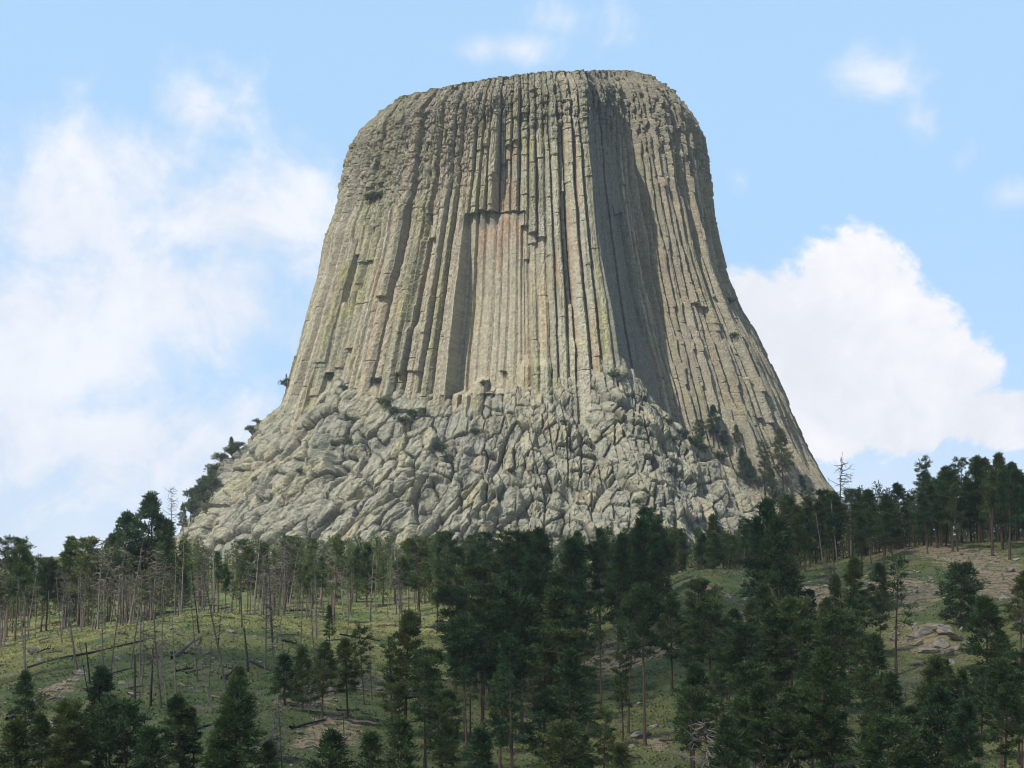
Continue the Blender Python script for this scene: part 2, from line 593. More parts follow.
def tower_arrays(NC=1300, NR=640):
    rng = np.random.RandomState(4)
    zb, zt = 15.0, 333.0
    th = np.radians(np.linspace(-112, 112, NC))
    z = np.linspace(zb, zt, NR)
    zl, rl = sil_table(SIL_L, -1)
    zr, rr = sil_table(SIL_R, 1)
    k5 = np.ones(25) / 25
    sm = lambda a: np.convolve(np.pad(a, 12, mode='edge'), k5, 'valid')
    RL = sm(np.interp(z, zl[:-1], rl[:-1]))
    RR = sm(np.interp(z, zr[:-2], rr[:-2]))
    # above the shoulder the radii stay; the cap is closed below by rounding
    B = 0.86 * 0.5 * (RL + RR)
    T, Z = np.meshgrid(th, z)
    # plan outline (right radius = 1, front depth = 1): the prow, the shaded groove, the right-hand flank
    plan = np.array([(-1, .35), (-1, 0), (-.965, -.32), (-.83, -.62), (-.62, -.84), (-.4, -.955), (-.2, -1.0), (0, -1.01), (.2, -1.03), (.28, -1.05), (.312, -1.035),
                     (.322, -.89), (.40, -.76), (.515, -.60), (.56, -.60), (.72, -.585), (.87, -.44), (.965, -.22), (1, 0), (1, .35)])
    round_ = np.array([(math.sin(a), -math.cos(a)) for a in np.linspace(-2.0, 2.0, 60)])

    def polar(pts):
        s = np.linspace(0, 1, 4000)
        seg = np.concatenate([[0], np.cumsum(np.hypot(*np.diff(pts, axis=0).T))])
        seg /= seg[-1]
        return np.interp(s, seg, pts[:, 0]), np.interp(s, seg, pts[:, 1])
    px, py = polar(plan)
    qx, qy = polar(round_)

    fz0 = lambda v: float(P(512, v, 915).z)

    def radial(xn, yn, row):
        ax = np.where(xn < 0, RL[row], RR[row])
        X, Y = xn * ax, yn * B[row]
        a = np.arctan2(X, -Y)
        o = np.argsort(a)
        return np.interp(th, a[o], np.hypot(X, Y)[o])
    RC = np.array([radial(px, py, i) for i in range(NR)])
    RO = np.array([radial(qx, qy, i) for i in range(NR)])
    # soften corner a little
    kk = np.ones(3) / 3
    RC = np.apply_along_axis(lambda r: np.convolve(np.pad(r, 1, mode='edge'), kk, 'valid'), 1, RC)

    def zf(v, y=905):
        return float(P(512, v, y).z)

    def uth(u, v, y=895):
        """bearing of a pixel on the face, seen from the tower's axis"""
        p = P(u, v, y)
        return math.atan2(p.x - TX0, TY0 - y)
    deg = np.degrees(T)
    # ---- columns
    warp = (fbm(deg / 9, Z / 110, 41, 2) - 0.5) * 1.8 + (vnoise(deg * 0.6, Z / 9, 43) - 0.5) * 0.2
    top_w = smooth(zf(165), zf(88), Z + (fbm(deg / 8, Z / 25, 47, 3) - .5) * 60 + 26 * smooth(-12, -30, deg))
    warp = warp + top_w * (fbm(deg / 2.2, Z / 7, 45, 3) - 0.5) * 1.1
    D = deg + warp
    wid = rng.uniform(1.4, 3.4, 230)
    for c in range(1, 230):
        if -125 + wid[:c].sum() > 37:
            wid[c:] = rng.uniform(1.3, 2.6, 230 - c)
            break
    bnd = -125 + np.concatenate([[0], np.cumsum(wid)])
    j = np.clip(np.searchsorted(bnd, D) - 1, 0, 228)
    t = (D - bnd[j]) / wid[j] * 2 - 1
    jd = rng.uniform(1.1, 3.2, 231)
    jd[rng.rand(231) < 0.28] *= 2.5
    edge = np.where(t < 0, jd[j], jd[j + 1])
    asym = rng.uniform(-0.7, 0.7, 230)
    prof = -edge * smooth(0.42, 1.0, np.abs(t)) ** .8 + asym[j] * t
    # broken column ends: offset per column and height
    nj = 230
    O = np.zeros((NR, nj))
    Bk = np.zeros((NR, nj))
    Cr = np.zeros((NR, nj))
    for c in range(nj):
        O[:, c] += rng.normal(0, 1.0)
        for _ in range(rng.randint(1, 4)):
            zc = rng.uniform(110, 325)
            O[:, c] += np.where(z > zc, 1, 0) * rng.normal(0.0, 0.9)
        zc = zb
        while zc < zt:
            up = smooth(240, 310, zc)
            h = rng.uniform(6, 34) * (1 - up) + rng.uniform(2.0, 5.0) * up
            s = (z >= zc) & (z < zc + h)
            Bk[s, c] = rng.normal(0, 0.22 + 0.62 * up)
            k = np.searchsorted(z, zc)
            if k < NR and rng.rand() < 0.45 + .4 * up:
                Cr[k:k + (2 if rng.rand() < .3 + .4 * up else 1), c] = -rng.uniform(0.2, 0.8 + 0.6 * up)
            zc += h
    # alcoves where groups of columns have fallen away
    for _ in range(34):
        c0 = rng.randint(0, nj)
        n = rng.randint(1, 5)
        z0 = rng.uniform(120, 300)
        hh = rng.uniform(12, 60)
        for c in range(c0, min(nj, c0 + n)):
            s = (z > z0 + rng.uniform(-4, 4)) & (z < z0 + hh + rng.uniform(-6, 6))
            O[s, c] -= rng.uniform(1.2, 3.2)
    zi = np.repeat(np.arange(NR)[:, None], NC, 1)
    smooth_zone = np.zeros_like(Z)
    # the tall fresh recess with its overhanging lip, and the smaller one above it
    def recess(u0, u1, v0, v1, depth, jag, feather=0.5, taper=0.0, tail=0.5, lean=0.0):
        vm = 0.5 * (v0 + v1)
        a0, a1 = math.degrees(uth(u0, vm)), math.degrees(uth(u1, vm))
        zlo, zhi = zf(v1), zf(v0)
        jz = rng.normal(0, jag, nj)
        zlo = zlo + (rng.normal(0, 3.2, nj) if lean else np.zeros(nj))[j]
        m = smooth(a0 - feather, a0 + feather, D) * smooth(a1 + tail, a1 - tail, D) * (1 - taper * np.clip((D - a0) / (a1 - a0), 0, 1))
        m = m * (Z < zhi + jz[j]) * smooth(zlo - 3, zlo + 3, Z)
        m0 = m
        m = m * (1 - lean * smooth(zlo + .45 * (zhi - zlo), zhi, Z))
        return m * depth, m0
    rec, m1 = recess(459, 524, 211, 400, 12.5, .9, .35, .5, 1.2, .6)
    rec2, m2 = recess(488, 521, 158, 213, 3.6, 5.5, .5, .3, 1.0)
    rec3, m3 = recess(521, 548, 235, 372, 3.5, 6)
    rec4, m4 = recess(404, 425, 215, 330, 3.0, 6)
    rec5, m5 = recess(655, 690, 200, 330, 3.0, 8)
    rec6, m6 = recess(560, 572, 195, 350, 2.2, 6)
    m1f = (D > math.degrees(uth(452, 296))) & (D < math.degrees(uth(524, 296))) & (Z < zf(212)) & (Z > zf(404))
    m1 = np.maximum(m1, m1f * 1.0)
    smooth_zone = np.clip(m1 + 0.3 * m2 + 0.5 * m3, 0, 1)
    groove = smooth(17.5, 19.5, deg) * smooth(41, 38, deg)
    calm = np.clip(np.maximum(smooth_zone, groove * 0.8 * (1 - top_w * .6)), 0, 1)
    flank = smooth(39, 46, deg)
    det = prof * (1 - 0.62 * smooth_zone) * (1 - .9 * groove * (1 - .5 * top_w)) * (1 + .9 * flank) + O[zi, j] * (1 - 0.92 * calm) + (Bk[zi, j] + Cr[zi, j]) * (1 - 0.85 * calm)
    rimq = smooth(310, 333, Z)
    # weathered blocky upper zone
    f1, fd, cid, gx, gy = worley(deg / 1.7, Z / 4.2, 61)
    f1b, fdb, cidb, _, _ = worley(deg / 0.75, Z / 1.9, 67)
    det = det * (1 - 0.35 * top_w) + top_w * ((cid - 0.5) * 2.0 + (cidb - .5) * .8 - .9 * np.exp(-fd * 9))
    det = det + (fbm(deg / 0.5, Z / 2.6, 71, 3) - 0.5) * (0.95 + 0.6 * top_w) * (1 - 0.75 * calm) * (1 - .6 * flank) + (vnoise(deg / .22, Z / .9, 72) - .5) * .5 * (1 - .7 * calm) * (1 - .6 * flank)
    f1, fd, cid, gx, gy = worley(deg / 1.3, Z / 22, 63)
    det = det + flank * (1 - .5 * top_w) * ((cid - .5) * 1.6 + (fbm(deg / .7, Z / 9, 65, 3) - .5) * 1.2)
    # big undulations of the wall, ledge on the upper left
    det = det + (fbm(deg / 10, Z / 80, 73, 3) - 0.5) * 5.0
    ul = smooth(-22, -30, deg) * np.exp(-((Z - zf(195)) / 7.0) ** 2)
    det = det + ul * 1.5
    det = det * (1 - .4 * rimq) - 1.0 * rimq
    RCOL = RC + det - rec - rec2 - rec3 - rec4 - rec5 - rec6
    # ---- apron of broken rock
    top_px = [(200, 420), (262, 392), (290, 380), (350, 382), (400, 388), (450, 388), (520, 384), (560, 374), (600, 361), (622, 364), (640, 384),
              (665, 410), (700, 438), (750, 478), (790, 510), (830, 540)]
    ta = np.array([uth(u, v) for u, v in top_px])
    tz = np.array([zf(v, 890) for u, v in top_px])
    ZT = np.interp(th, ta, tz)
    ZT = np.convolve(np.pad(ZT, 6, mode='edge'), np.ones(13) / 13, 'valid')
    ZT = ZT + (fbm(np.degrees(th) / 3, 0.5 * np.ones(NC), 77, 3) - 0.5) * 12
    dth = np.degrees(th)
    ZT = ZT - 5 + 12 * smooth(-22, -50, dth) + 20 * smooth(-50, -75, dth) + 6 * smooth(12, 17, dth) * smooth(26, 20, dth)
    ZT = ZT - 260 * smooth(44, 70, np.degrees(th)) - 4 * smooth(-24, -20, dth) * smooth(-4, -9, dth)
    rc_top = np.array([np.interp(ZT[i], z, RO[:, i]) for i in range(NC)])
    rc_col = np.array([np.interp(ZT[i], z, RC[:, i]) for i in range(NC)])
    wb = smooth(15, 19, dth) * smooth(60, 42, dth)
    rc_top = (.35 + .6 * wb) * rc_top + (.65 - .6 * wb) * rc_col
    rc_top = np.convolve(np.pad(rc_top, 10, mode='edge'), np.ones(21) / 21, 'valid')
    k_l = np.interp(np.degrees(th), [-110, -80, -45, 0, 22, 45, 80, 110], [.62, .62, .70, .60, .55, .50, .35, .35])
    dz = ZT[None, :] - Z
    RA = rc_top[None, :] + np.where(dz > 0, k_l[None, :], 2.4) * dz + 5.0 * smooth(5, 60, dz)
    RA = RA + ((fbm(deg / 14, Z / 40, 81, 3) - 0.5) * 20 - 4 * np.exp(-((fbm(deg / 9, Z / 40, 82, 4) - .5) / .06) ** 2)) * smooth(0, 30, dz)
    arc = T * 180.0
    wx = (fbm(arc / 5, Z / 5, 83, 3) - 0.5) * 1.6
    wz = (fbm(arc / 5, Z / 5, 85, 3) - 0.5) * 1.6
    cvar = .45 + .9 * smooth(.38, .62, fbm(arc / 11, Z / 11, 88, 3))
    rib = smooth(-8, 8, deg)
    ax, az_ = arc + wx, Z + wz

    def blocks(a, b, layers, seed):
        out, ids, crk = 0, [], 0
        for n, (sa, sb, amp, rnd) in enumerate(layers):
            f1, fd, cid, gx, gy = worley(a / sa, b / sb, seed + 4 * n)
            h1 = hsh(np.floor(cid * 9999), np.floor(cid * 777), 5) - .5
            h2 = hsh(np.floor(cid * 9999), np.floor(cid * 777), 6) - .5
            out = out + (cid - 0.5) * amp + (gx * h1 + gy * h2) * amp * 1.7 - rnd * cvar * np.exp(-(fd * (13 - 2 * n)) ** 1.6)
            ids.append(cid)
            if n == 1:
                crk = np.exp(-(fd * 13) ** 1.6)
        return out, ids, crk
    b1, id1, ck1 = blocks(ax, az_, ((19, 22, 4.0, 2.6), (9.0, 10.5, 2.3, 2.5), (3.8, 4.4, .5, .7)), 200)
    cp, sp = math.cos(R_(56)), math.sin(R_(56))
    b2, id2, ck2 = blocks(ax * cp + az_ * sp, -ax * sp + az_ * cp, ((38, 12, 6.0, 4.5), (16, 7, 1.8, 2.0), (5, 3.6, .55, .6)), 300)
    b3, id3, ck3 = blocks(ax, az_, ((10, 36, 3.6, 3.2), (8.6, 8.2, 1.7, 2.2), (3.6, 4.2, .5, .7)), 400)
    rough = (fbm(arc / 1.8, Z / 1.8, 89, 3) - .5) * 1.7
    wob = (fbm(arc / 18, Z / 18, 87, 3) - .5)
    w2 = smooth(.46, .54, .2 + .9 * wob + .5 * smooth(30, 50, dz) * smooth(-48, -38, deg) * smooth(-4, -12, deg))
    w3 = rib * smooth(.46, .54, .62 + .8 * wob + .3 * (smooth(10, 40, dz) - .6))
    sel = lambda a, b, c: (a + (b - a) * w2) + (c - (a + (b - a) * w2)) * w3
    blk = sel(b1, b2, b3) + rough
    big_id = sel(id1[0], id2[0], id3[0])
    mid_id = sel(id1[1], id2[1], id3[1])
    crack = sel(ck1, ck2, ck3) * np.clip(cvar, 0, 1)
    blk = blk * (0.35 + 0.65 * smooth(0, 25, dz))
    blk = np.clip(blk, -6, 7)
    RA = RA + 8 * np.exp(-((deg - 20.5) / 4.5) ** 2)
    RA = RA + .86 * blk - 1.0 + 6 * smooth(-52, -80, deg) * smooth(2, 30, dz)
    isap = smooth(-1.0, 1.0, RA - RCOL)
    R = np.maximum(RCOL, RA)
    # ---- the rounded, slightly tilted cap
    x = R * np.sin(T)
    y = -R * np.cos(T)
    # rim height varies around the tower: lower on the left shoulder, full to the right of centre
    rim_u = np.array([330, 352, 385, 400, 440, 487, 545, 585, 604, 622, 640, 655, 670, 690, 706, 730], float)
    rim_v = np.array([150, 128, 108, 97, 88, 79, 71.5, 70, 70, 70.5, 72, 78, 87, 107, 130, 150], float)
    tops = RIM_FIX
    zrim = np.full_like(x, 335.0)
    yt = TY0 + y * .95
    for _ in range(2):
        uu, _v = project(x * .95 + TX0, yt, zrim)
        zrim = slope_z(np.interp(uu, rim_u, rim_v + tops)) * yt
    nb_ = 2 * (NC // 60) + 1
    cs = np.cumsum(np.pad(zrim, ((0, 0), (nb_ // 2 + 1, nb_ // 2)), mode='edge'), 1)
    zrim = (cs[:, nb_:] - cs[:, :-nb_]) / nb_
    zr0 = z[-1]
    wtop = smooth(190, zr0, Z)
    Zd = Z + .5 * blk * isap + wtop * (zrim - zr0) + top_w * (cidb - 0.5) * .35
    # the edge of the summit is rounded off
    ed = smooth(zr0 - 16, zr0, Z)
    shrink = 1 - 0.05 * ed ** 2
    x = x * shrink
    y = y * shrink
    V = np.stack([x + TX0, y + TY0, Zd], -1)
    # ---- colours
    ones = np.ones_like(Z)
    cj = rng.rand(nj)
    cj2 = rng.rand(nj)
    streak = fbm(D / 0.5, Z / 38, 111, 3)
    blot = fbm(deg / 5, Z / 14, 113, 4)
    fine = fbm(deg / 0.6, Z / 1.6, 115, 3)
    grey = np.array([0.31, 0.285, 0.215])
    lich = np.array([0.36, 0.335, 0.15])
    pale = np.array([0.42, 0.39, 0.31])
    dark = np.array([0.15, 0.142, 0.11])
    pink = np.array([0.34, 0.285, 0.22])
    red = np.array([0.37, 0.235, 0.16])

    def mixc(c, d, w):
        return c + (np.asarray(d) - c) * np.clip(w, 0, 1)[..., None]
    c = np.broadcast_to(grey, Z.shape + (3,)).copy()
    c = mixc(c, lich, smooth(.42, .66, 0.4 * blot + .6 * streak) * 0.9)
    c = mixc(c, pale, smooth(.5, .9, cj[j]) * .6)
    c = mixc(c, dark, smooth(.48, .72, streak) * .75)
    c = mixc(c, np.array([.40, .27, .17]), smooth(.62, .74, fbm(D / 1.1, Z / 45, 119, 3)) * .55)
    c = mixc(c, dark * .55, smooth(.74, 1.0, np.abs(t)) * .7 * (1 - calm * .6))
    c = mixc(c, pink, smooth(.62, .95, cj2[j]) * .6)
    c = mixc(c, dark * 1.25, top_w * (.12 + .38 * smooth(.4, .65, blot)))
    c = mixc(c, np.array([0.36, 0.315, 0.235]), smooth_zone * .75)
    # rusty stain under the lip of the recess, orange streaks lower right
    st = m1 * smooth(zf(268), zf(235), Z + (cj[j] - .5) * 26) * (1 - smooth(zf(228), zf(216), Z + (cj2[j] - .5) * 10) * .9) * smooth(-16.5, -14, deg)
    c = mixc(c, red, st * .68)
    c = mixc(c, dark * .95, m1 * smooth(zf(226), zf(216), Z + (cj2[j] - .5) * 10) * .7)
    c = mixc(c, np.array([.34, .22, .16]), m2 * smooth(.4, .6, blot) * .6)
    o1 = np.exp(-((deg - math.degrees(uth(543, 330))) / 1.2) ** 2) * smooth(zf(375), zf(350), Z) * smooth(zf(260), zf(300), Z)
    o2 = np.exp(-((deg - math.degrees(uth(700, 350, 940))) / 3.0) ** 2) * smooth(zf(430), zf(390), Z) * smooth(zf(230), zf(270), Z)
    c = mixc(c, np.array([.42, .295, .16]), np.clip(o1 * .5 + o2 * .4 * smooth(.35, .6, streak), 0, 1))
    yl = np.exp(-((deg - 20.5) / 2.2) ** 2) * smooth(zf(370), zf(330), Z) * smooth(zf(230), zf(280), Z)
    c = mixc(c, np.array([.46, .41, .18]), yl * .5)
    # the groove's wall darkened in colour to deepen its shade, the flank right of it browner
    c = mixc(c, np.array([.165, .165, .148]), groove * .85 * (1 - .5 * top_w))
    c = mixc(c, np.array([.27, .235, .175]), smooth(36, 50, deg) * .6 * (1 - isap))
    # apron: greyer, blocks differing in tone
    a = np.broadcast_to(np.array([.32, .305, .24]), Z.shape + (3,)).copy()
    a = mixc(a, np.array([.38, .345, .23]), smooth(.45, .8, mid_id) * .7)
    a = mixc(a, np.array([.27, .262, .225]), smooth(.5, .1, big_id) * .6)
    a = mixc(a, np.array([.38, .315, .235]), smooth(.78, .95, mid_id) * .35)
    a = mixc(a, np.array([.21, .205, .16]), smooth(.48, .68, .5 * blot + .5 * fbm(arc / 6, Z / 6, 117, 4)) * .65)
    a = mixc(a, np.array([.06, .064, .042]), crack * .9)
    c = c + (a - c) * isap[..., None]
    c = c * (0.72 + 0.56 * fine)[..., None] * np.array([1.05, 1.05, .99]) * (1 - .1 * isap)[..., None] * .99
    c = c * (1 - .16 * (smooth(zf(190), zf(85), Z) * (1 - isap)))[..., None]
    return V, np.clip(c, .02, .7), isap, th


RIM_FIX = np.array([-7, -6.5, 1.6, 0, 0, -.4, -.5, 1.0, .2, 0, -1.2, 1.0, 0, 5.5, 20, 22])


def build_tower():
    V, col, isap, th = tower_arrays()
    NR, NC = V.shape[:2]
    root = bpy.data.objects.new("rock_tower", None)
    C.objects.link(root)
    root.location = (TX0, TY0, 60)
    tag(root, "huge fluted grey rock tower with a flat summit rising above the pine forest", "rock tower")
    org = np.array([TX0, TY0, 60])
    # plain rounded back, out of sight
    nb = 90
    bt = np.linspace(th[-1], th[0] + 2 * math.pi, nb + 2)[1:-1]
    r1 = np.hypot(V[:, -1, 0] - TX0, V[:, -1, 1] - TY0)
    r0 = np.hypot(V[:, 0, 0] - TX0, V[:, 0, 1] - TY0)
    w = np.linspace(0, 1, nb + 2)[1:-1]
    rib = 1 + 0.02 * np.sin(bt * 60)
    rb = (r1[:, None] * (1 - w) + r0[:, None] * w) * rib
    zb_ = V[:, -1, 2][:, None] * (1 - w) + V[:, 0, 2][:, None] * w
    VB = np.stack([TX0 + rb * np.sin(bt), TY0 - rb * np.cos(bt), zb_], -1)
    CB = np.broadcast_to(np.array([.3, .28, .21]), VB.shape)
    A = np.concatenate([V, VB], 1)
    CA = np.concatenate([col, CB], 1)
    AP = np.concatenate([isap, np.broadcast_to(isap.mean(1)[:, None], VB.shape[:2])], 1)
    n, m = A.shape[:2]
    idx = np.arange(n * m).reshape(n, m)
    nx = np.roll(idx, -1, 1)
    q = np.stack([idx[:-1], nx[:-1], nx[1:], idx[1:]], -1)
    apq = (AP[:-1] > 0.5)
    flat = A.reshape(-1, 3) - org
    cf = CA.reshape(-1, 3)
    # summit: rings closing to the middle, slightly domed
    top = A[-1] - org
    cen = top.mean(0)
    rings = [top]
    rc = [CA[-1]]
    g = np.random.RandomState(8)
    for k, s in enumerate((.985, .96, .92, .85, .7, .5, .25, .05)):
        p = cen + (top - cen) * s
        p[:, 2] = top[:, 2] * s + cen[2] * (1 - s) + g.uniform(-.35, .4, len(p)) * (s > .8) + (1 - s) * 1.5
        rings.append(p)
        rc.append(np.broadcast_to(np.array([.20, .19, .12]), p.shape))
    SV = np.concatenate(rings)
    SC = np.concatenate(rc)
    ri = np.arange(len(SV)).reshape(len(rings), m)
    rn = np.roll(ri, -1, 1)
    sq = np.stack([ri[:-1], rn[:-1], rn[1:], ri[1:]], -1).reshape(-1, 4)

    def sub(mask_q):
        qq = q[mask_q]
        used, inv = np.unique(qq, return_inverse=True)
        return flat[used], inv.reshape(-1, 4), cf[used]
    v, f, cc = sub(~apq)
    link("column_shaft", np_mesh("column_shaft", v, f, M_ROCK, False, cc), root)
    v, f, cc = sub(apq)
    link("boulder_apron", np_mesh("boulder_apron", v, f, M_ROCK, False, cc), root)
    link("summit", np_mesh("summit", SV, sq, M_ROCK, False, SC), root)
    return V


TOWER_V = build_tower()


# ------------------------------------------------------------------ the cloud overhead that shades the near slopes
def build_cloud():
    """a flat-based cumulus up behind the viewer's left shoulder; its shadow lies over the near woods"""
    m, nt, b = mat("cloud_vapour", 1.0, 0.0)
    b.inputs['Base Color'].default_value = (0.9, 0.9, 0.92, 1)
    tr = nn(nt, 'ShaderNodeBsdfTranslucent')
    tr.inputs[0].default_value = (0.85, 0.87, 0.9, 1)
    tp = nn(nt, 'ShaderNodeBsdfTransparent')
    mx = nn(nt, 'ShaderNodeMixShader')
    mx.inputs[0].default_value = 0.6
    nt.links.new(b.outputs[0], mx.inputs[1])
    nt.links.new(tr.outputs[0], mx.inputs[2])
    my = nn(nt, 'ShaderNodeMixShader')
    my.inputs[0].default_value = CLOUD_THIN
    nt.links.new(mx.outputs[0], my.inputs[1])
    nt.links.new(tp.outputs[0], my.inputs[2])
    nt.links.new(my.outputs[0], nt.nodes['Material Output'].inputs[0])
    base = 620.0
    # outline of the shaded ground (x, y): ragged edge running from the knoll to behind the right-hand ridge
    edge = [(-420, 270), (-170, 268), (-112, 288), (-80, 292), (-50, 278), (-22, 276), (-8, 325), (-8, 470), (2, 600), (80, 640), (200, 640), (330, 600), (460, 420), (480, 150), (300, -60), (-60, -160), (-380, -60), (-520, 120)]
    rim = []
    for x, y in edge:
        g = gz(x, y) if y > 100 else -10
        k = (base - g) / S.z
        rim.append((x + S.x * k, y + S.y * k))
    rim = np.array(rim)
    d = np.concatenate([[0], np.cumsum(np.hypot(*np.diff(np.vstack([rim, rim[:1]]), axis=0).T))])
    n = 260
    q = np.linspace(0, d[-1], n, endpoint=False)
    cx = np.interp(q, d, np.append(rim[:, 0], rim[0, 0]))
    cy = np.interp(q, d, np.append(rim[:, 1], rim[0, 1]))
    ox, oy = rim.mean(0)
    rr = 1 + (fbm(q / 60, q * 0, 501, 4) - 0.5) * 0.07
    cx, cy = ox + (cx - ox) * rr, oy + (cy - oy) * rr
    rings, K = [], 34
    for i in range(K + 1):
        t = i / K
        sc = 1 - t
        px, py = ox + (cx - ox) * sc, oy + (cy - oy) * sc
        dome = math.sqrt(max(0, 1 - (1 - t) ** 2)) * 150 * float(smooth(0, .3, t))
        f1, fd, c_, _, _ = worley(px / 70, py / 70, 511)
        f2, fe, c2, _, _ = worley(px / 28, py / 28, 517)
        z = base + 3 + (dome * (0.45 + 0.8 * fbm(px / 200, py / 200, 521, 3)) + (30 * (1 - f1 * f1) + 11 * (1 - f2 * f2)) * min(1, t * 6))
        rings.append(np.stack([px, py, z], -1))
    for i in range(1, K + 1):
        sc = 1 - i / K
        px, py = ox + (cx - ox) * (1 - sc), oy + (cy - oy) * (1 - sc)
        # underside comes back out to the rim
        rings.append(np.stack([px, py, base - 14 * sc * (0.4 + fbm(px / 90, py / 90, 531, 3))], -1))
    A = np.array(rings)
    r, n = A.shape[:2]
    idx = np.arange(r * n).reshape(r, n)
    nx = np.roll(idx, -1, 1)
    f = np.stack([idx[:-1], nx[:-1], nx[1:], idx[1:]], -1).reshape(-1, 4)
    o = link("cloud", np_mesh("cloud", A.reshape(-1, 3), f, m, True))
    tag(o, "flat-based white cumulus high above the near slopes", "cloud", kind='structure')


CLOUD_THIN = 0.6
build_cloud()


# ------------------------------------------------------------------ trees
class MB:
    """collects pieces of one mesh"""

    def __init__(self):
        self.v, self.f3, self.f4, self.c, self.n = [], [], [], [], 0

    def add(self, v, f, col):
        v = np.asarray(v, float)
        f = np.asarray(f, int) + self.n
        (self.f3 if f.shape[1] == 3 else self.f4).append(f)
        self.v.append(v)
        c = np.asarray(col, float)
        self.c.append(np.broadcast_to(c, v.shape) if c.ndim == 1 else c)
        self.n += len(v)

    def tube(self, pts, rad, k=6, col=(1, 1, 1)):
        pts = np.asarray(pts, float)
        rad = np.asarray(rad, float)
        n = len(pts)
        d = np.gradient(pts, axis=0)
        d /= np.linalg.norm(d, axis=1)[:, None] + 1e-9
        ref = np.where(np.abs(d[:, 2:3]) > 0.9, np.array([[1., 0, 0]]), np.array([[0, 0, 1.]]))
        a = np.cross(d, ref)
        a /= np.linalg.norm(a, axis=1)[:, None] + 1e-9
        b = np.cross(d, a)
        t = np.linspace(0, 2 * np.pi, k, endpoint=False)
        v = pts[:, None] + rad[:, None, None] * (a[:, None] * np.cos(t)[None, :, None] + b[:, None] * np.sin(t)[None, :, None])
        idx = np.arange(n * k).reshape(n, k)
        nx = np.roll(idx, -1, 1)
        f = np.stack([idx[:-1], nx[:-1], nx[1:], idx[1:]], -1).reshape(-1, 4)
        self.add(v.reshape(-1, 3), f, col)
        self.add(np.vstack([v[-1], pts[-1:]]), [[i, (i + 1) % k, k] for i in range(k)], col)

    def build(self, name, m, smooth_shade=False):
        fs = []
        if self.f3:
            fs.append(np.concatenate(self.f3))
        if self.f4:
            fs.append(np.concatenate(self.f4))
        return np_mesh(name, np.concatenate(self.v), fs, m, smooth_shade, np.concatenate(self.c))


def tufts(mb, g, cen, rad, n, size, out, tint):
    """a spray of needle bundles round cen: narrow quads pointing outward"""
    p = g.normal(0, 1, (n, 3))
    p /= np.linalg.norm(p, axis=1)[:, None]
    p *= (g.rand(n) ** 0.45)[:, None]
    p = p * np.array([rad, rad, rad * 0.62])
    dirv = p / (rad + 1e-6) + np.asarray(out) * 0.5 + np.array([0, 0, 0.35]) + g.normal(0, 0.35, (n, 3))
    dirv /= np.linalg.norm(dirv, axis=1)[:, None]
    side = np.cross(dirv, g.normal(0, 1, (n, 3)))
    side /= np.linalg.norm(side, axis=1)[:, None]
    c = np.asarray(cen) + p
    ln = size * g.uniform(0.7, 1.4, n)[:, None]
    wd = size * g.uniform(0.28, 0.5, n)[:, None]
    a = c - side * wd * .45
    b = c + side * wd * .45
    d = c + dirv * ln + side * wd * .22
    e = c + dirv * ln - side * wd * .22
    v = np.stack([a, b, d, e], 1).reshape(-1, 3)
    f = np.arange(n * 4).reshape(n, 4)
    col = np.repeat(tint * g.uniform(0.7, 1.3, (n, 1)), 4, 0)
    mb.add(v, f, col)


def curve_pts(g, h, bend, n=9):
    t = np.linspace(0, 1, n)
    a = g.uniform(0, 6.28)
    off = bend * (t ** 1.6)
    w = np.cumsum(g.normal(0, 0.012 * h / n, (n, 2)), 0)
    return np.stack([off * math.cos(a) + w[:, 0], off * math.sin(a) + w[:, 1], t * h], -1)


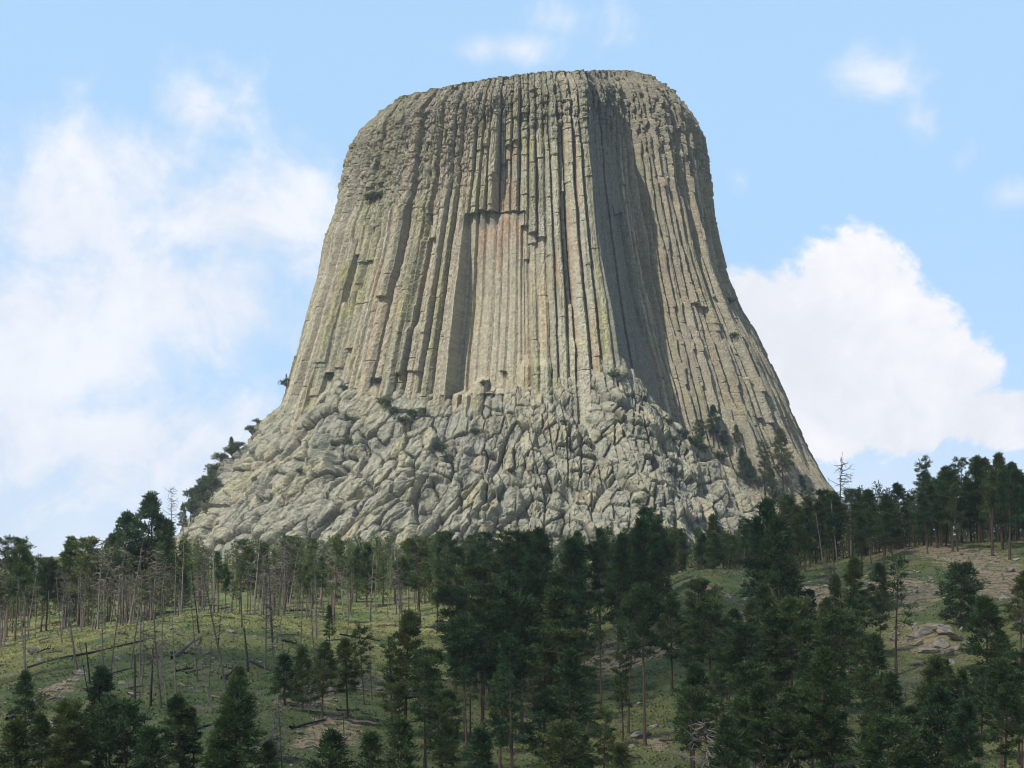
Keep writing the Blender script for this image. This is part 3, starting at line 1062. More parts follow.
def make_pine(seed, h=16.0, cb=0.4, R=2.8, shape='cone', nb=64, per=3, clump=0.75, tr=0.2, bend=0.4, gap=0.12, nneed=15, dead_low=8):
    g = np.random.RandomState(seed)
    pts = curve_pts(g, h, bend)
    pts[0, 2] = -0.6
    T = np.linspace(0, 1, len(pts))
    tm, cm = MB(), MB()
    tm.tube(pts, tr * (1 - 0.86 * T) * (1 + 0.35 * np.exp(-T * 18)), 7, (1, 1, 1))
    at = lambda z: np.array([np.interp(z, pts[:, 2], pts[:, i]) for i in range(3)])
    lop = g.uniform(0, 6.28)
    for i in range(nb):
        q = ((i + g.uniform(0, 1)) / nb) ** 0.9
        if g.rand() < gap:
            continue
        zf = cb + (0.985 - cb) * q
        if shape == 'cone':
            pr = (1 - q) ** 0.75 * (0.35 + 0.65 * min(1, q * 6)) + 0.08
        elif shape == 'round':
            pr = math.sqrt(max(0.02, 1 - (2 * q - 0.85) ** 2 / 1.4))
        elif shape == 'flat':
            pr = 0.45 + 0.6 * q if q < 0.85 else 0.8 - 2.5 * (q - .85)
        else:
            pr = (0.65 + 0.35 * math.sin(q * 9 + seed)) * (1 - 0.55 * q ** 2)
        azm = i * 2.399 + g.uniform(-.6, .6)
        L = R * pr * g.uniform(0.55, 1.15) * (1 + 0.22 * math.cos(azm - lop))
        upa = -0.22 + 0.85 * q + g.uniform(-.18, .18)
        o = np.array([math.cos(azm) * math.cos(upa), math.sin(azm) * math.cos(upa), math.sin(upa)])
        b0 = at(zf * h)
        s = np.linspace(0, 1, 4)
        bp = b0 + o * L * s[:, None] + np.array([0, 0, 1]) * (0.12 * L * (s ** 2 - .4 * s))[:, None]
        tm.tube(bp, 0.045 * (1 - .75 * s) * (tr / .2) + .008, 3, (.8, .8, .8))
        tone = np.array([1, 1, 1]) * g.uniform(0.6, 1.4)
        if g.rand() < 0.03:
            tone = np.array([1.5, 1.1, .9]) * g.uniform(.7, 1)
        nc = max(1, int(round(per * (0.45 + 0.75 * L / R))))
        for k in range(nc):
            f = 1.0 - 0.62 * k / max(1, nc) + g.uniform(-.06, .04)
            cpos = b0 + o * L * f + np.array([0, 0, .12 * L * (f * f - .4 * f)]) + g.normal(0, 0.16 * L * .5, 3) * np.array([1, 1, .5])
            tufts(cm, g, cpos, clump * g.uniform(.5, 1.0), nneed * 2, 0.40 * clump + .06, o, tone)
    tufts(cm, g, pts[-1], clump * .6, nneed, .5, (0, 0, 1), np.array([1.1, 1.1, 1.0]))
    for i in range(dead_low):
        z = g.uniform(.15, cb + .05) * h
        azm = g.uniform(0, 6.28)
        L = g.uniform(.5, 1.7)
        b0 = at(z)
        o = np.array([math.cos(azm), math.sin(azm), g.uniform(-.35, .15)])
        tm.tube([b0, b0 + o * L * .5, b0 + o * L + np.array([0, 0, -.1])], [.035, .022, .008], 3, (1.2, 1.2, 1.2))
    return tm.build("trunk", M_BARK), cm.build("crown", M_NEEDLE), h


def make_snag(seed, h=14.0, nb=26, tr=0.17, L0=1.5, lo=.3, bend=.5, mtl=None, broken=False):
    g = np.random.RandomState(seed)
    pts = curve_pts(g, h, bend)
    pts[0, 2] = -0.6
    T = np.linspace(0, 1, len(pts))
    tm, cm = MB(), MB()
    tm.tube(pts, tr * (1 - (0.45 if broken else 0.85) * T) * (1 + .3 * np.exp(-T * 18)), 6)
    at = lambda z: np.array([np.interp(z, pts[:, 2], pts[:, i]) for i in range(3)])
    for i in range(nb):
        q = g.uniform(lo, .98)
        azm = g.uniform(0, 6.28)
        L = L0 * g.uniform(.3, 1.2) * (1.15 - .7 * max(0, q - .4))
        up = g.uniform(-.45, .45)
        b0 = at(q * h)
        o = np.array([math.cos(azm), math.sin(azm), up])
        p1, p2 = b0 + o * L * .55, b0 + o * L + np.array([0, 0, g.uniform(-.35, .3) * L])
        cm.tube([b0, p1, p2], [.06, .045, .02], 3)
        for k in range(g.randint(1, 4)):
            f = g.uniform(.35, .95)
            s0 = b0 + o * L * f
            d = o * g.uniform(.2, .5) + g.normal(0, .4, 3)
            cm.tube([s0, s0 + d * L * .45], [.03, .012], 3)
    return tm.build("trunk", mtl or M_DEAD), cm.build("crown", mtl or M_DEAD), h


PINES = {
    'full': [make_pine(1, 16, .30, 3.2, 'cone', 80, 4, .82, .23), make_pine(2, 16, .22, 3.5, 'cone', 88, 4, .85, .24), make_pine(16, 16, .34, 3.3, 'cone', 76, 4, .8, .22, .7, .2)],
    'tall': [make_pine(3, 18, .52, 2.6, 'wavy', 52, 3, .8, .22, .7), make_pine(4, 18, .58, 2.7, 'round', 46, 4, .8, .21, .9, .16), make_pine(17, 18, .48, 2.4, 'cone', 56, 3, .8, .2, .5, .2)],
    'open': [make_pine(5, 16, .28, 3.4, 'wavy', 34, 4, .72, .21, .5, .18, 15, 12), make_pine(6, 17, .38, 3.0, 'flat', 36, 4, .75, .21, .8, .2, 15, 14), make_pine(18, 16, .40, 2.8, 'wavy', 26, 3, .7, .19, .6, .2, 14, 14)],
    'young': [make_pine(7, 9, .06, 2.5, 'cone', 74, 3, .7, .15, .2, .06), make_pine(8, 8, .10, 2.7, 'round', 66, 3, .7, .15, .2, .08), make_pine(9, 10, .14, 2.3, 'cone', 66, 3, .66, .15, .3, .1)],
    'flat': [make_pine(10, 17, .45, 3.2, 'flat', 50, 4, .8, .23, .8, .14), make_pine(11, 16, .38, 3.3, 'round', 64, 4, .82, .23, .6, .14)],
    'thin': [make_pine(12, 17, .46, 1.9, 'wavy', 40, 2, .72, .17, .7, .2), make_pine(13, 16, .5, 1.7, 'cone', 40, 2, .72, .16, .9, .22), make_pine(14, 15, .36, 2.0, 'cone', 50, 3, .7, .17, .5, .15)],
}
KIND_WORD = {'full': 'full-crowned', 'tall': 'long-trunked', 'open': 'open-branched', 'young': 'young bushy', 'flat': 'round-topped', 'thin': 'narrow thin-crowned'}
SNAGS = {
    'bare': [make_snag(31, 14, 16, .15, 1.0, .35), make_snag(32, 15, 22, .16, 1.3, .3, .9), make_snag(33, 13, 9, .13, .8, .4, .4, None, True)],
    'twiggy': [make_snag(34, 15, 60, .18, 2.0, .4, .5), make_snag(35, 14, 70, .17, 2.0, .35, 1.2), make_snag(36, 15, 46, .17, 1.6, .45, .6)],
    'brushy': [make_snag(37, 6, 90, .12, 2.4, .08, .4), make_snag(38, 5, 80, .11, 2.2, .05, .5)],
    'burnt': [make_snag(39, 14, 10, .16, .9, .4, .6, M_BURNT), make_snag(40, 6, 4, .17, .5, .4, .3, M_BURNT, True)],
}
SNAG_WORD = {'bare': 'bare bleached', 'twiggy': 'grey twiggy', 'brushy': 'low brushy grey', 'burnt': 'charred black'}
TREES = []           # (empty, family, kind, height)
_g = np.random.RandomState(77)


def plant(family, kind, x, y, height, lean=(0, 0), z=None, info=None, wide=1.0):
    src = PINES if family == 'pine' else SNAGS
    vi = _g.randint(len(src[kind]))
    if kind == 'burnt':
        vi = 0 if height > 8 else 1
    tm, cm, h0 = src[kind][vi]
    root = bpy.data.objects.new("pine_tree" if family == 'pine' else "dead_tree", None)
    C.objects.link(root)
    root.location = (x, y, gz(x, y) if z is None else z)
    s = height / h0
    w = s * wide * _g.uniform(.9, 1.12)
    root.scale = (w, w, s)
    root.rotation_euler = (lean[1], lean[0], 0)
    for nm, me in (("trunk", tm), ("crown", cm)):
        o = link(nm, me, root)
    az = _g.uniform(0, 6.28)
    for o in root.children:
        o.rotation_euler = (0, 0, az)
    TREES.append((root, family, kind, height, info))
    return root


def plant_px(family, kind, u, vb, vt, ut=None, wide=1.0, info=None):
    """a tree whose foot and tip stand where they do in the photograph; the foot on the hillside"""
    p = px_ground(u, vb)
    ut = u if ut is None else ut
    top = P(ut, vt, p.y)
    hgt = top.z - p.z
    dx = top.x - p.x
    return plant(family, kind, p.x, p.y, math.hypot(hgt, dx), (math.atan2(dx, hgt), _g.normal(0, .02)), info=info, wide=wide)


# trees that can be told apart in the photograph: kind, foot u, foot v, tip v, width factor
NEAR_PINES = [
    ('young', 15, 800, 722, 1), ('full', 95, 790, 668, .9), ('full', 66, 800, 702, .9), ('young', 128, 805, 706, 1), ('full', 182, 800, 696, 1), ('young', 152, 812, 728, 1),
    ('full', 240, 765, 668, .8), ('full', 222, 810, 720, 1), ('young', 328, 806, 732, 1.1), ('thin', 330, 655, 606, 1.0), ('young', 285, 706, 655, 1.2), ('young', 303, 712, 648, 1), ('full', 322, 718, 643, 1),
    ('full', 348, 718, 640, 1), ('open', 364, 706, 628, .9), ('full', 405, 735, 612, .9), ('open', 392, 735, 640, 1), ('flat', 430, 745, 652, 1), ('young', 440, 760, 690, 1), ('young', 400, 806, 720, 1), ('young', 374, 806, 733, 1.1),
    ('flat', 420, 628, 540, 1), ('flat', 482, 742, 588, .9), ('tall', 466, 742, 618, 1), ('open', 512, 790, 640, .9), ('flat', 522, 742, 600, 1), ('full', 545, 735, 632, 1), ('full', 560, 724, 590, .9), ('flat', 582, 704, 594, .9),
    ('full', 540, 790, 690, 1), ('young', 562, 806, 728, 1), ('open', 604, 800, 712, 1), ('full', 585, 795, 735, 1), ('tall', 628, 734, 597, .85), ('tall', 645, 746, 588, .9), ('full', 690, 692, 620, 1.1), ('full', 672, 690, 595, .9), ('flat', 712, 696, 600, 1), ('open', 722, 722, 640, 1),
    ('flat', 748, 730, 628, 1), ('full', 766, 650, 503, .8), ('full', 780, 660, 520, .8), ('flat', 792, 720, 600, 1), ('open', 802, 690, 622, 1), ('full', 850, 662, 558, .8), ('flat', 845, 725, 612, 1), ('open', 880, 655, 592, .9), ('open', 896, 676, 558, 1.05),
    ('young', 960, 628, 567, 1), ('full', 988, 720, 600, 1.15), ('full', 1020, 665, 572, 1), ('tall', 946, 546, 487, 1), ('young', 938, 790, 690, 1), ('flat', 908, 785, 708, 1), ('full', 872, 775, 700, 1), ('full', 822, 800, 650, .8), ('flat', 800, 800, 690, 1), ('full', 762, 800, 686, 1),
    ('full', 730, 806, 716, 1), ('flat', 690, 800, 690, 1), ('full', 782, 800, 722, 1), ('full', 1005, 790, 684, 1), ('full', 965, 800, 700, .9), ('young', 625, 812, 745, 1), ('young', 480, 812, 730, 1), ('full', 448, 800, 716, .8), ('full', 735, 690, 610, 1),
    ('full', 825, 690, 610, .9), ('flat', 862, 735, 640, 1), ('full', 810, 740, 652, 1), ('flat', 775, 715, 620, 1), ('full', 835, 800, 700, 1), ('young', 890, 806, 722, 1), ('full', 530, 700, 560, .8), ('full', 505, 715, 575, .9), ('flat', 600, 650, 545, .8), ('full', 618, 660, 535, .8), ('full', 640, 640, 520, .8),
    ('young', 268, 806, 742, 1), ('full', 42, 806, 716, 1), ('full', 1000, 730, 660, 1), ('open', 1010, 560, 470, 1), ('tall', 992, 556, 470, 1), ('young', 880, 612, 565, 1), ('flat', 455, 690, 590, .9), ('open', 780, 590, 500, 1),
    ('flat', 745, 790, 700, 1), ('full', 570, 770, 650, .9), ('full', 500, 770, 665, .9), ('full', 550, 690, 575, .9), ('flat', 475, 690, 570, .9), ('full', 660, 640, 545, .7), ('full', 575, 660, 540, .8), ('full', 545, 650, 530, .8), ('flat', 515, 655, 535, .8),
    ('full', 856, 690, 600, .8), ('full', 835, 650, 575, .8), ('young', 810, 640, 590, 1), ('full', 770, 690, 585, .8), ('full', 790, 640, 560, .8), ('full', 750, 680, 600, .9), ('full', 960, 745, 670, .8),
]
for k, u, vb, vt, w in NEAR_PINES:
    plant_px('pine', k, u, vb, vt, u + _g.uniform(-4, 4), w * (1.16 if k in ('full', 'flat', 'young') else 1.08), 'near')
_ng = np.random.RandomState(31)
for (u0, u1, v0, v1, n) in ((455, 640, 655, 790, 13), (690, 870, 650, 800, 17), (930, 1030, 690, 800, 8), (870, 950, 735, 805, 5), (0, 260, 775, 812, 5), (380, 470, 740, 800, 3)):
    for _ in range(n):
        _v = _ng.uniform(v0, v1)
        _h = _ng.uniform(85, 135) * (.45 + .55 * (_v - 560) / 240)
        plant_px('pine', ('full', 'flat', 'full', 'tall', 'open')[_ng.randint(5)], _ng.uniform(u0, u1), _v, _v - _h, None, 1.05, 'near')
# snags and dead trees that stand out: kind, foot u, v, tip u, v
NEAR_SNAGS = [
    ('bare', 26, 681, 18, 575), ('bare', 77, 672, 60, 565), ('burnt', 199, 634, 190, 562), ('twiggy', 161, 710, 148, 588), ('bare', 226, 692, 203, 556), ('burnt', 248, 672, 246, 628), ('bare', 218, 612, 223, 566),
    ('bare', 242, 628, 241, 555), ('bare', 176, 700, 172, 600), ('twiggy', 168, 720, 160, 640), ('bare', 100, 668, 99, 652), ('burnt', 266, 655, 266, 640), ('bare', 588, 588, 587, 535), ('bare', 640, 575, 642, 490), ('bare', 824, 568, 816, 512), ('bare', 838, 566, 830, 500),
    ('twiggy', 851, 560, 851, 490), ('twiggy', 841, 530, 834, 452), ('brushy', 796, 800, 795, 722), ('brushy', 710, 806, 712, 720), ('brushy', 470, 775, 470, 745), ('brushy', 832, 590, 828, 565), ('twiggy', 208, 706, 212, 640), ('twiggy', 62, 720, 60, 690), ('brushy', 1016, 730, 1018, 690), ('brushy', 905, 700, 905, 680),
    ('twiggy', 172, 560, 173, 488), ('twiggy', 270, 800, 268, 690), ('bare', 283, 800, 280, 700), ('twiggy', 255, 770, 250, 690), ('bare', 452, 745, 449, 686), ('burnt', 344, 735, 343, 715), ('brushy', 275, 760, 275, 735), ('twiggy', 372, 700, 368, 640), ('twiggy', 740, 560, 722, 508),
]
for k, u, vb, ut, vt in NEAR_SNAGS:
    plant_px('snag', k, u, vb, vt, ut, 1.0, 'near')


_sg = np.random.RandomState(52)
for _ in range(34):
    _u, _v = _sg.uniform(4, 330), _sg.uniform(640, 735)
    plant_px('snag', ('bare', 'bare', 'twiggy', 'bare', 'burnt')[_sg.randint(5)], _u, _v, _v - _sg.uniform(35, 105), _u + _sg.normal(0, 6), .9, 'near')


def wood(n, u0, u1, y0, y1, h0, h1, kinds, dead=0.0, dead_kinds=('bare', 'twiggy'), mind=3.2, seed=0, keep=None, info='wood'):
    g = np.random.RandomState(seed)
    pts = [(r.location.x, r.location.y) for r, *_ in TREES]
    made = tries = 0
    while made < n and tries < n * 40:
        tries += 1
        y = y0 + (y1 - y0) * g.rand()
        u = g.uniform(u0, u1)
        x = (u - CX) / F * y
        if keep and not keep(u, y):
            continue
        if any((a - x) ** 2 + (b - y) ** 2 < mind * mind for a, b in pts):
            continue
        pts.append((x, y))
        made += 1
        if g.rand() < dead:
            k = dead_kinds[g.randint(len(dead_kinds))]
            plant('snag', k, x, y, g.uniform(h0, h1) * (.92 if k != 'brushy' else .4), (g.normal(0, .05), g.normal(0, .04)), info=info)
        else:
            plant('pine', kinds[g.randint(len(kinds))], x, y, g.uniform(h0, h1), (g.normal(0, .025), g.normal(0, .02)), info=info)


# the woods: behind the left knoll, across the middle, behind the right-hand ridge
wood(46, -25, 150, 366, 420, 11, 21, ('tall', 'thin', 'tall', 'open'), .80, mind=2.4, seed=1, info='in the dead-trunk wood at far left')
wood(46, 120, 290, 368, 430, 9, 19, ('tall', 'thin', 'open', 'tall'), .76, mind=2.4, seed=2, info='just behind the crest of the sunlit knoll')
wood(44, 270, 420, 378, 450, 9, 18.5, ('tall', 'thin', 'tall', 'open'), .70, mind=2.4, seed=3, info='in the sunlit wood left of centre')
wood(26, 390, 540, 368, 460, 14, 18, ('tall', 'flat', 'full', 'thin'), .22, mind=2.8, seed=4, info='in the wood below the tower middle')
wood(16, 500, 660, 350, 450, 14, 18, ('full', 'flat', 'full', 'tall'), .04, seed=5, info='in the dark wood right of centre')
wood(18, -25, 185, 425, 500, 14, 20, ('full', 'flat', 'tall', 'open'), .1, seed=6, info='along the skyline at far left')
wood(8, 180, 420, 445, 520, 14, 18, ('full', 'flat', 'tall', 'full'), .1, seed=7, info='against the foot of the tower at left')
wood(5, 420, 650, 460, 540, 13, 17, ('full', 'flat', 'tall'), .03, seed=8, info='against the foot of the tower in the middle')
wood(20, 640, 790, 422, 470, 8, 13, ('full', 'flat', 'young'), .05, mind=2.6, seed=9, info='behind the grassy mound')
wood(24, 785, 1045, 425, 475, 13, 19, ('full', 'full', 'open', 'full', 'flat'), .03, seed=10, info='on the right-hand ridge')
wood(7, 780, 890, 405, 430, 12, 16, ('full', 'flat', 'tall'), .1, seed=12, info='on the shoulder left of the right-hand ridge')
for u, vt, Y, k in ((10, 540, 430, 'flat'), (68, 538, 440, 'full'), (86, 540, 430, 'flat'), (125, 514, 450, 'full'), (136, 516, 455, 'thin'), (153, 494, 450, 'full'), (164, 520, 450, 'full'), (112, 535, 450, 'full'),
                    (872, 490, 460, 'full'), (902, 484, 460, 'full'), (928, 461, 455, 'open'), (948, 468, 460, 'full'), (962, 461, 455, 'open'), (980, 457, 455, 'full'), (1005, 454, 460, 'full'), (1018, 464, 460, 'full'), (990, 460, 455, 'full'), (890, 500, 450, 'full'), (1030, 480, 450, 'full')):
    x = (u - CX) / F * Y
    plant('pine', k, x, Y, P(u, vt, Y).z - gz(x, Y), (0, 0), info='breaking the skyline at far left' if u < 300 else 'breaking the skyline on the right-hand ridge')


def far_forest():
    """the deeper woods behind, too many and too small to tell apart: one mass"""
    g = np.random.RandomState(5)
    mb_t, mb_c = MB(), MB()
    n = 0
    lo = [make_far(i) for i in range(5)]
    for (u0, u1, y0, y1, cnt, h0, h1) in ((-60, 200, 440, 640, 130, 10, 19), (180, 440, 450, 640, 130, 9, 17), (430, 660, 455, 620, 90, 9, 16), (640, 800, 440, 560, 120, 6, 12), (780, 1110, 462, 580, 190, 7, 18), (840, 1060, 452, 480, 60, 4, 9), (-400, -40, 300, 640, 90, 14, 19), (1060, 1400, 330, 600, 90, 14, 19)):
        for _ in range(cnt):
            y = g.uniform(y0, y1)
            u = g.uniform(u0, u1)
            x = (u - CX) / F * y
            v, f, c = lo[g.randint(5)]
            s_ = g.uniform(h0, h1) / 10
            a = g.uniform(0, 6.28)
            r = np.array([[math.cos(a), -math.sin(a), 0], [math.sin(a), math.cos(a), 0], [0, 0, 1]])
            base = np.array([x, y, gz(x, y)])
            mb_c.add(v @ r.T * s_ * np.array([1, 1, 1]) + base, f, c * g.uniform(.75, 1.25))
            mb_t.tube([base - [0, 0, .5], base + [0, 0, 8.5 * s_]], [.2, .05], 4)
    me = mb_c.build("far_forest", M_NEEDLE)
    o = link("far_forest", me)
    tag(o, "mass of small far pines filling the gaps behind the nearer woods", "forest", kind='stuff')
    t = link("trunks", mb_t.build("trunks", M_BARK), o)
    tag(t, kind='stuff')


def make_far(seed):
    g = np.random.RandomState(900 + seed)
    mb = MB()
    for i in range(46):
        q = (i + g.rand()) / 46
        a = i * 2.399
        r = 1.75 * (1 - q) ** .7 * g.uniform(.3, 1.1)
        z = 10 * (.06 + .93 * q)
        tufts(mb, g, (r * math.cos(a), r * math.sin(a), z), .55, 11, .42, (math.cos(a) * .6, math.sin(a) * .6, .2), np.ones(3) * g.uniform(.75, 1.25))
    return np.concatenate(mb.v), np.concatenate(mb.f4), np.concatenate(mb.c)


far_forest()


# ------------------------------------------------------------------ shrubs and trees rooted on the rock
_TU, _TV = project(TOWER_V[..., 0], TOWER_V[..., 1], TOWER_V[..., 2])


def on_rock(u, v):
    d = np.hypot(_TU - u, _TV - v)
    m = np.where(d < 1.6, TOWER_V[..., 1], 1e9)
    k = np.unravel_index(np.argmin(m), m.shape)
    if m[k] > 1e8:
        k = np.unravel_index(np.argmin(d), d.shape)
    return TOWER_V[k]


def make_shrub(seed, w=1.0, h=1.0):
    g = np.random.RandomState(seed)
    tm, cm = MB(), MB()
    for i in range(16):
        a = g.uniform(0, 6.28)
        r = w * math.sqrt(g.rand())
        z = h * g.uniform(.35, 1.0) * (1.1 - .5 * r / w)
        tm.tube([(0, 0, -.25), (r * .4 * math.cos(a), r * .4 * math.sin(a), z * .5), (r * math.cos(a), r * math.sin(a), z)], [.05, .03, .01], 3)
        tufts(cm, g, (r * math.cos(a), r * math.sin(a), z), .42, 22, .30, (0, 0, .4), np.ones(3) * g.uniform(.7, 1.3))
    return tm.build("stem", M_BARK), cm.build("foliage", M_LEAF)


SHRUB = [make_shrub(60 + i, 1.0, 1.1) for i in range(4)]
SHRUBS = []
for u, v, px, where in ((284, 383, 9, 'on the left edge where columns meet the apron'), (250, 409, 6, 'on the left outline of the apron'), (226, 442, 11, 'on the left outline of the apron'), (231, 451, 8, 'on the left outline of the apron'),
                        (206, 480, 11, 'low on the left outline of the apron'), (236, 443, 11, 'on the left outline of the apron'), (219, 456, 12, 'on the left outline of the apron'), (213, 468, 13, 'low on the left outline of the apron'), (200, 488, 13, 'low on the left outline of the apron'), (194, 503, 13, 'low on the left outline of the apron'), (204, 498, 11, 'low on the left outline of the apron'), (245, 428, 8, 'on the left outline of the apron'), (192, 494, 12, 'low on the left outline of the apron'), (186, 507, 12, 'low on the left outline of the apron'), (388, 402, 12, 'on the ledge under the left columns'),
                        (393, 410, 9, 'on the ledge under the left columns'), (404, 420, 11, 'on the ledge under the left columns'), (414, 413, 10, 'on the ledge under the left columns'), (424, 409, 7, 'on the ledge under the left columns'),
                        (372, 196, 11, 'on the green ledge high on the left columns'), (380, 194, 8, 'on the green ledge high on the left columns'), (328, 376, 8, 'at the foot of the left columns'), (343, 386, 7, 'at the foot of the left columns'), (375, 380, 9, 'at the foot of the left columns'),
                        (441, 446, 10, 'in the gully left of the apron centre'), (446, 456, 8, 'in the gully left of the apron centre'), (476, 430, 9, 'on the apron below the recess'), (484, 381, 6, 'at the foot of the recess'), (613, 373, 9, 'on top of the buttress below the prow'), (548, 462, 7, 'in mid apron'),
                        (505, 372, 6, 'at the foot of the recess'), (670, 420, 9, 'on the ramp below the shaded groove'), (684, 433, 10, 'on the ramp below the shaded groove'), (696, 441, 12, 'on the ramp below the shaded groove'), (720, 455, 11, 'on the ramp below the shaded groove'), (731, 300, 7, 'high on the right-hand columns'),
                        (735, 335, 6, 'high on the right-hand columns'), (745, 474, 11, 'on the lower right apron'), (640, 500, 7, 'on the lower right apron'), (565, 420, 6, 'in mid apron'), (300, 470, 6, 'on the left slabs of the apron'), (350, 440, 7, 'on the left slabs of the apron'), (512, 470, 7, 'in mid apron'), (706, 447, 10, 'on the ramp below the shaded groove'),
                        (672, 470, 8, 'on the lower right apron'), (760, 480, 12, 'on the lower right apron'), (775, 492, 12, 'on the lower right apron'), (790, 498, 11, 'on the lower right apron')):
    p = on_rock(u, v + px * .3)
    rt = bpy.data.objects.new("shrub", None)
    C.objects.link(rt)
    rt.location = (float(p[0]), float(p[1]) - .3, float(p[2]) - .2)
    k = px / F * p[1] / 2.2 * 1.4
    rt.scale = (k * 1.15, k * 1.15, k)
    for nm, me in zip(("stem", "foliage"), SHRUB[_g.randint(4)]):
        link(nm, me, rt).rotation_euler = (0, 0, _g.uniform(0, 6.28))
    SHRUBS.append((rt, u, v, px, where))
for u, vb, vt, k, where in ((713, 443, 404, 'full', 'on the ramp below the shaded groove'), (735, 450, 424, 'full', 'on the ramp below the shaded groove'), (724, 452, 430, 'flat', 'on the ramp below the shaded groove'), (701, 441, 420, 'young', 'on the ramp below the shaded groove'),
                            (764, 492, 442, 'open', 'on the lower right apron'), (785, 492, 429, 'full', 'on the lower right apron'), (750, 482, 458, 'young', 'on the lower right apron'), (741, 470, 448, 'young', 'on the lower right apron'), (772, 503, 468, 'full', 'on the lower right apron'),
                            (801, 508, 476, 'full', 'on the lower right apron'), (812, 512, 488, 'flat', 'on the lower right apron'), (190, 520, 489, 'full', 'low on the left flank of the tower'), (199, 507, 484, 'young', 'low on the left flank of the tower'), (183, 534, 503, 'full', 'low on the left flank of the tower'), (212, 490, 470, 'young', 'low on the left flank of the tower'),
                            (225, 447, 430, 'young', 'on the left outline of the apron'), (284, 385, 374, 'thin', 'on the left edge where columns meet the apron')):
    p = on_rock(u, vb)
    plant('pine', k, float(p[0]), float(p[1]) - .4, (vb - vt) / F * float(p[1]) * 1.03, (0, 0), float(p[2]) - .3, where)

# ------------------------------------------------------------------ fallen logs
LOGS = [((27, 669), (143, 642), .26), ((172, 659), (201, 639), .3), ((7, 722), (43, 699), .28), ((140, 652), (165, 645), .2), ((186, 674), (208, 668), .2), ((222, 680), (237, 669), .25), ((225, 612), (241, 623), .25), 
        ((100, 677), (136, 668), .18), ((203, 607), (209, 597), .2), ((128, 618), (150, 611), .25), ((145, 607), (164, 603), .22), ((0, 640), (20, 646), .2), ((262, 612), (290, 622), .18), ((340, 635), (380, 642), .18), ((285, 612), (310, 611), .3),
        ((584, 619), (607, 607), .28), ((436, 654), (457, 645), .25), ((448, 672), (463, 664), .25), ((872, 715), (925, 706), .32), ((966, 740), (998, 743), .32), ((972, 737), (1000, 739), .25), ((913, 667), (942, 663), .28), ((940, 616), (960, 619), .28),
        ((690, 568), (722, 561), .28), ((722, 561), (738, 566), .2), ((310, 700), (335, 691), .22), ((352, 724), (384, 727), .3), ((290, 730), (325, 722), .22), ((265, 755), (300, 760), .2), ((660, 742), (688, 744), .2), ((852, 735), (866, 745), .25), ((610, 670), (640, 662), .2),
        ((700, 590), (735, 596), .2), ((875, 668), (900, 672), .2), ((940, 720), (956, 714), .22), ((30, 655), (50, 650), .2), ((250, 662), (270, 672), .2), ((885, 575), (915, 581), .2), ((985, 610), (1015, 604), .2), ((125, 690), (150, 686), .2), ((60, 735), (80, 728), .2), ((195, 732), (225, 722), .2)]
_lg = np.random.RandomState(21)
for _ in range(48):
    _u, _v = _lg.uniform(20, 410), _lg.uniform(612, 715)
    _l, _d = _lg.uniform(9, 30), _lg.uniform(-.5, .5)
    if 200 < _u < 270 and _v < 660:
        _u += 95
    LOGS.append(((_u, _v), (_u + _l, _v + _l * _d * .6), _lg.uniform(.13, .22)))
LOG_OBJS = []
for (a, b, r) in LOGS:
    pa, pb = px_ground(*a), px_ground(*b)
    if (pa - pb).length > 26:
        pb = pa + (pb - pa).normalized() * 22
        pb.z = gz(pb.x, pb.y)
    n = 7
    pts = []
    for i in range(n):
        q = i / (n - 1)
        p = pa.lerp(pb, q)
        pts.append((p.x - pa.x, p.y - pa.y, max(p.z, gz(p.x, p.y) - .15) + r * .7 - pa.z + _g.normal(0, .06)))
    mb = MB()
    mb.tube(pts, np.linspace(r, r * .5, n), 7)
    P3 = np.array(pts)
    for i in range(6):
        q = _g.randint(1, n)
        d = _g.normal(0, 1, 3)
        d[2] = abs(d[2])
        d /= np.linalg.norm(d)
        mb.tube([P3[q], P3[q] + d * .5, P3[q] + d * _g.uniform(.7, 1.5)], [.06, .04, .012], 4)
    burnt = _g.rand() < .25
    o = link("fallen_log", mb.build("fallen_log", M_BURNT if burnt else M_DEAD), None, pa)
    LOG_OBJS.append((o, a, b, burnt))

# ------------------------------------------------------------------ boulders and stones


def make_rock(seed, sub=4):
    import bmesh
    g = np.random.RandomState(seed)
    bm = bmesh.new()
    bmesh.ops.create_icosphere(bm, subdivisions=sub, radius=1.0)
    v = np.array([x.co[:] for x in bm.verts])
    f = np.array([[q.index for q in p.verts] for p in bm.faces])
    bm.free()
    for _ in range(13):
        d = g.normal(0, 1, 3)
        d /= np.linalg.norm(d)
        t = g.uniform(.45, .85)
        h = v @ d
        v = v - np.maximum(h - t, 0)[:, None] * d * .95
    v += (fbm(v[:, 0] * 3 + v[:, 2] * 2.3, v[:, 1] * 3 + v[:, 2] * 1.7 + seed, seed, 4)[:, None] - .5) * .42 * v
    v += (np.floor(v[:, 2:3] * 4.5 + .5 * vnoise(v[:, 0] * 2, v[:, 1] * 2, seed + 3)[:, None]) % 2) * v * np.array([.05, .05, 0])
    v *= np.array([1.0, g.uniform(.65, .95), g.uniform(.5, .75)])
    c = np.array([.30, .265, .205]) * (0.6 + .75 * vnoise(v[:, 0] * 3, v[:, 1] * 3 + v[:, 2] * 2, seed + 9))[:, None]
    return v, f, c


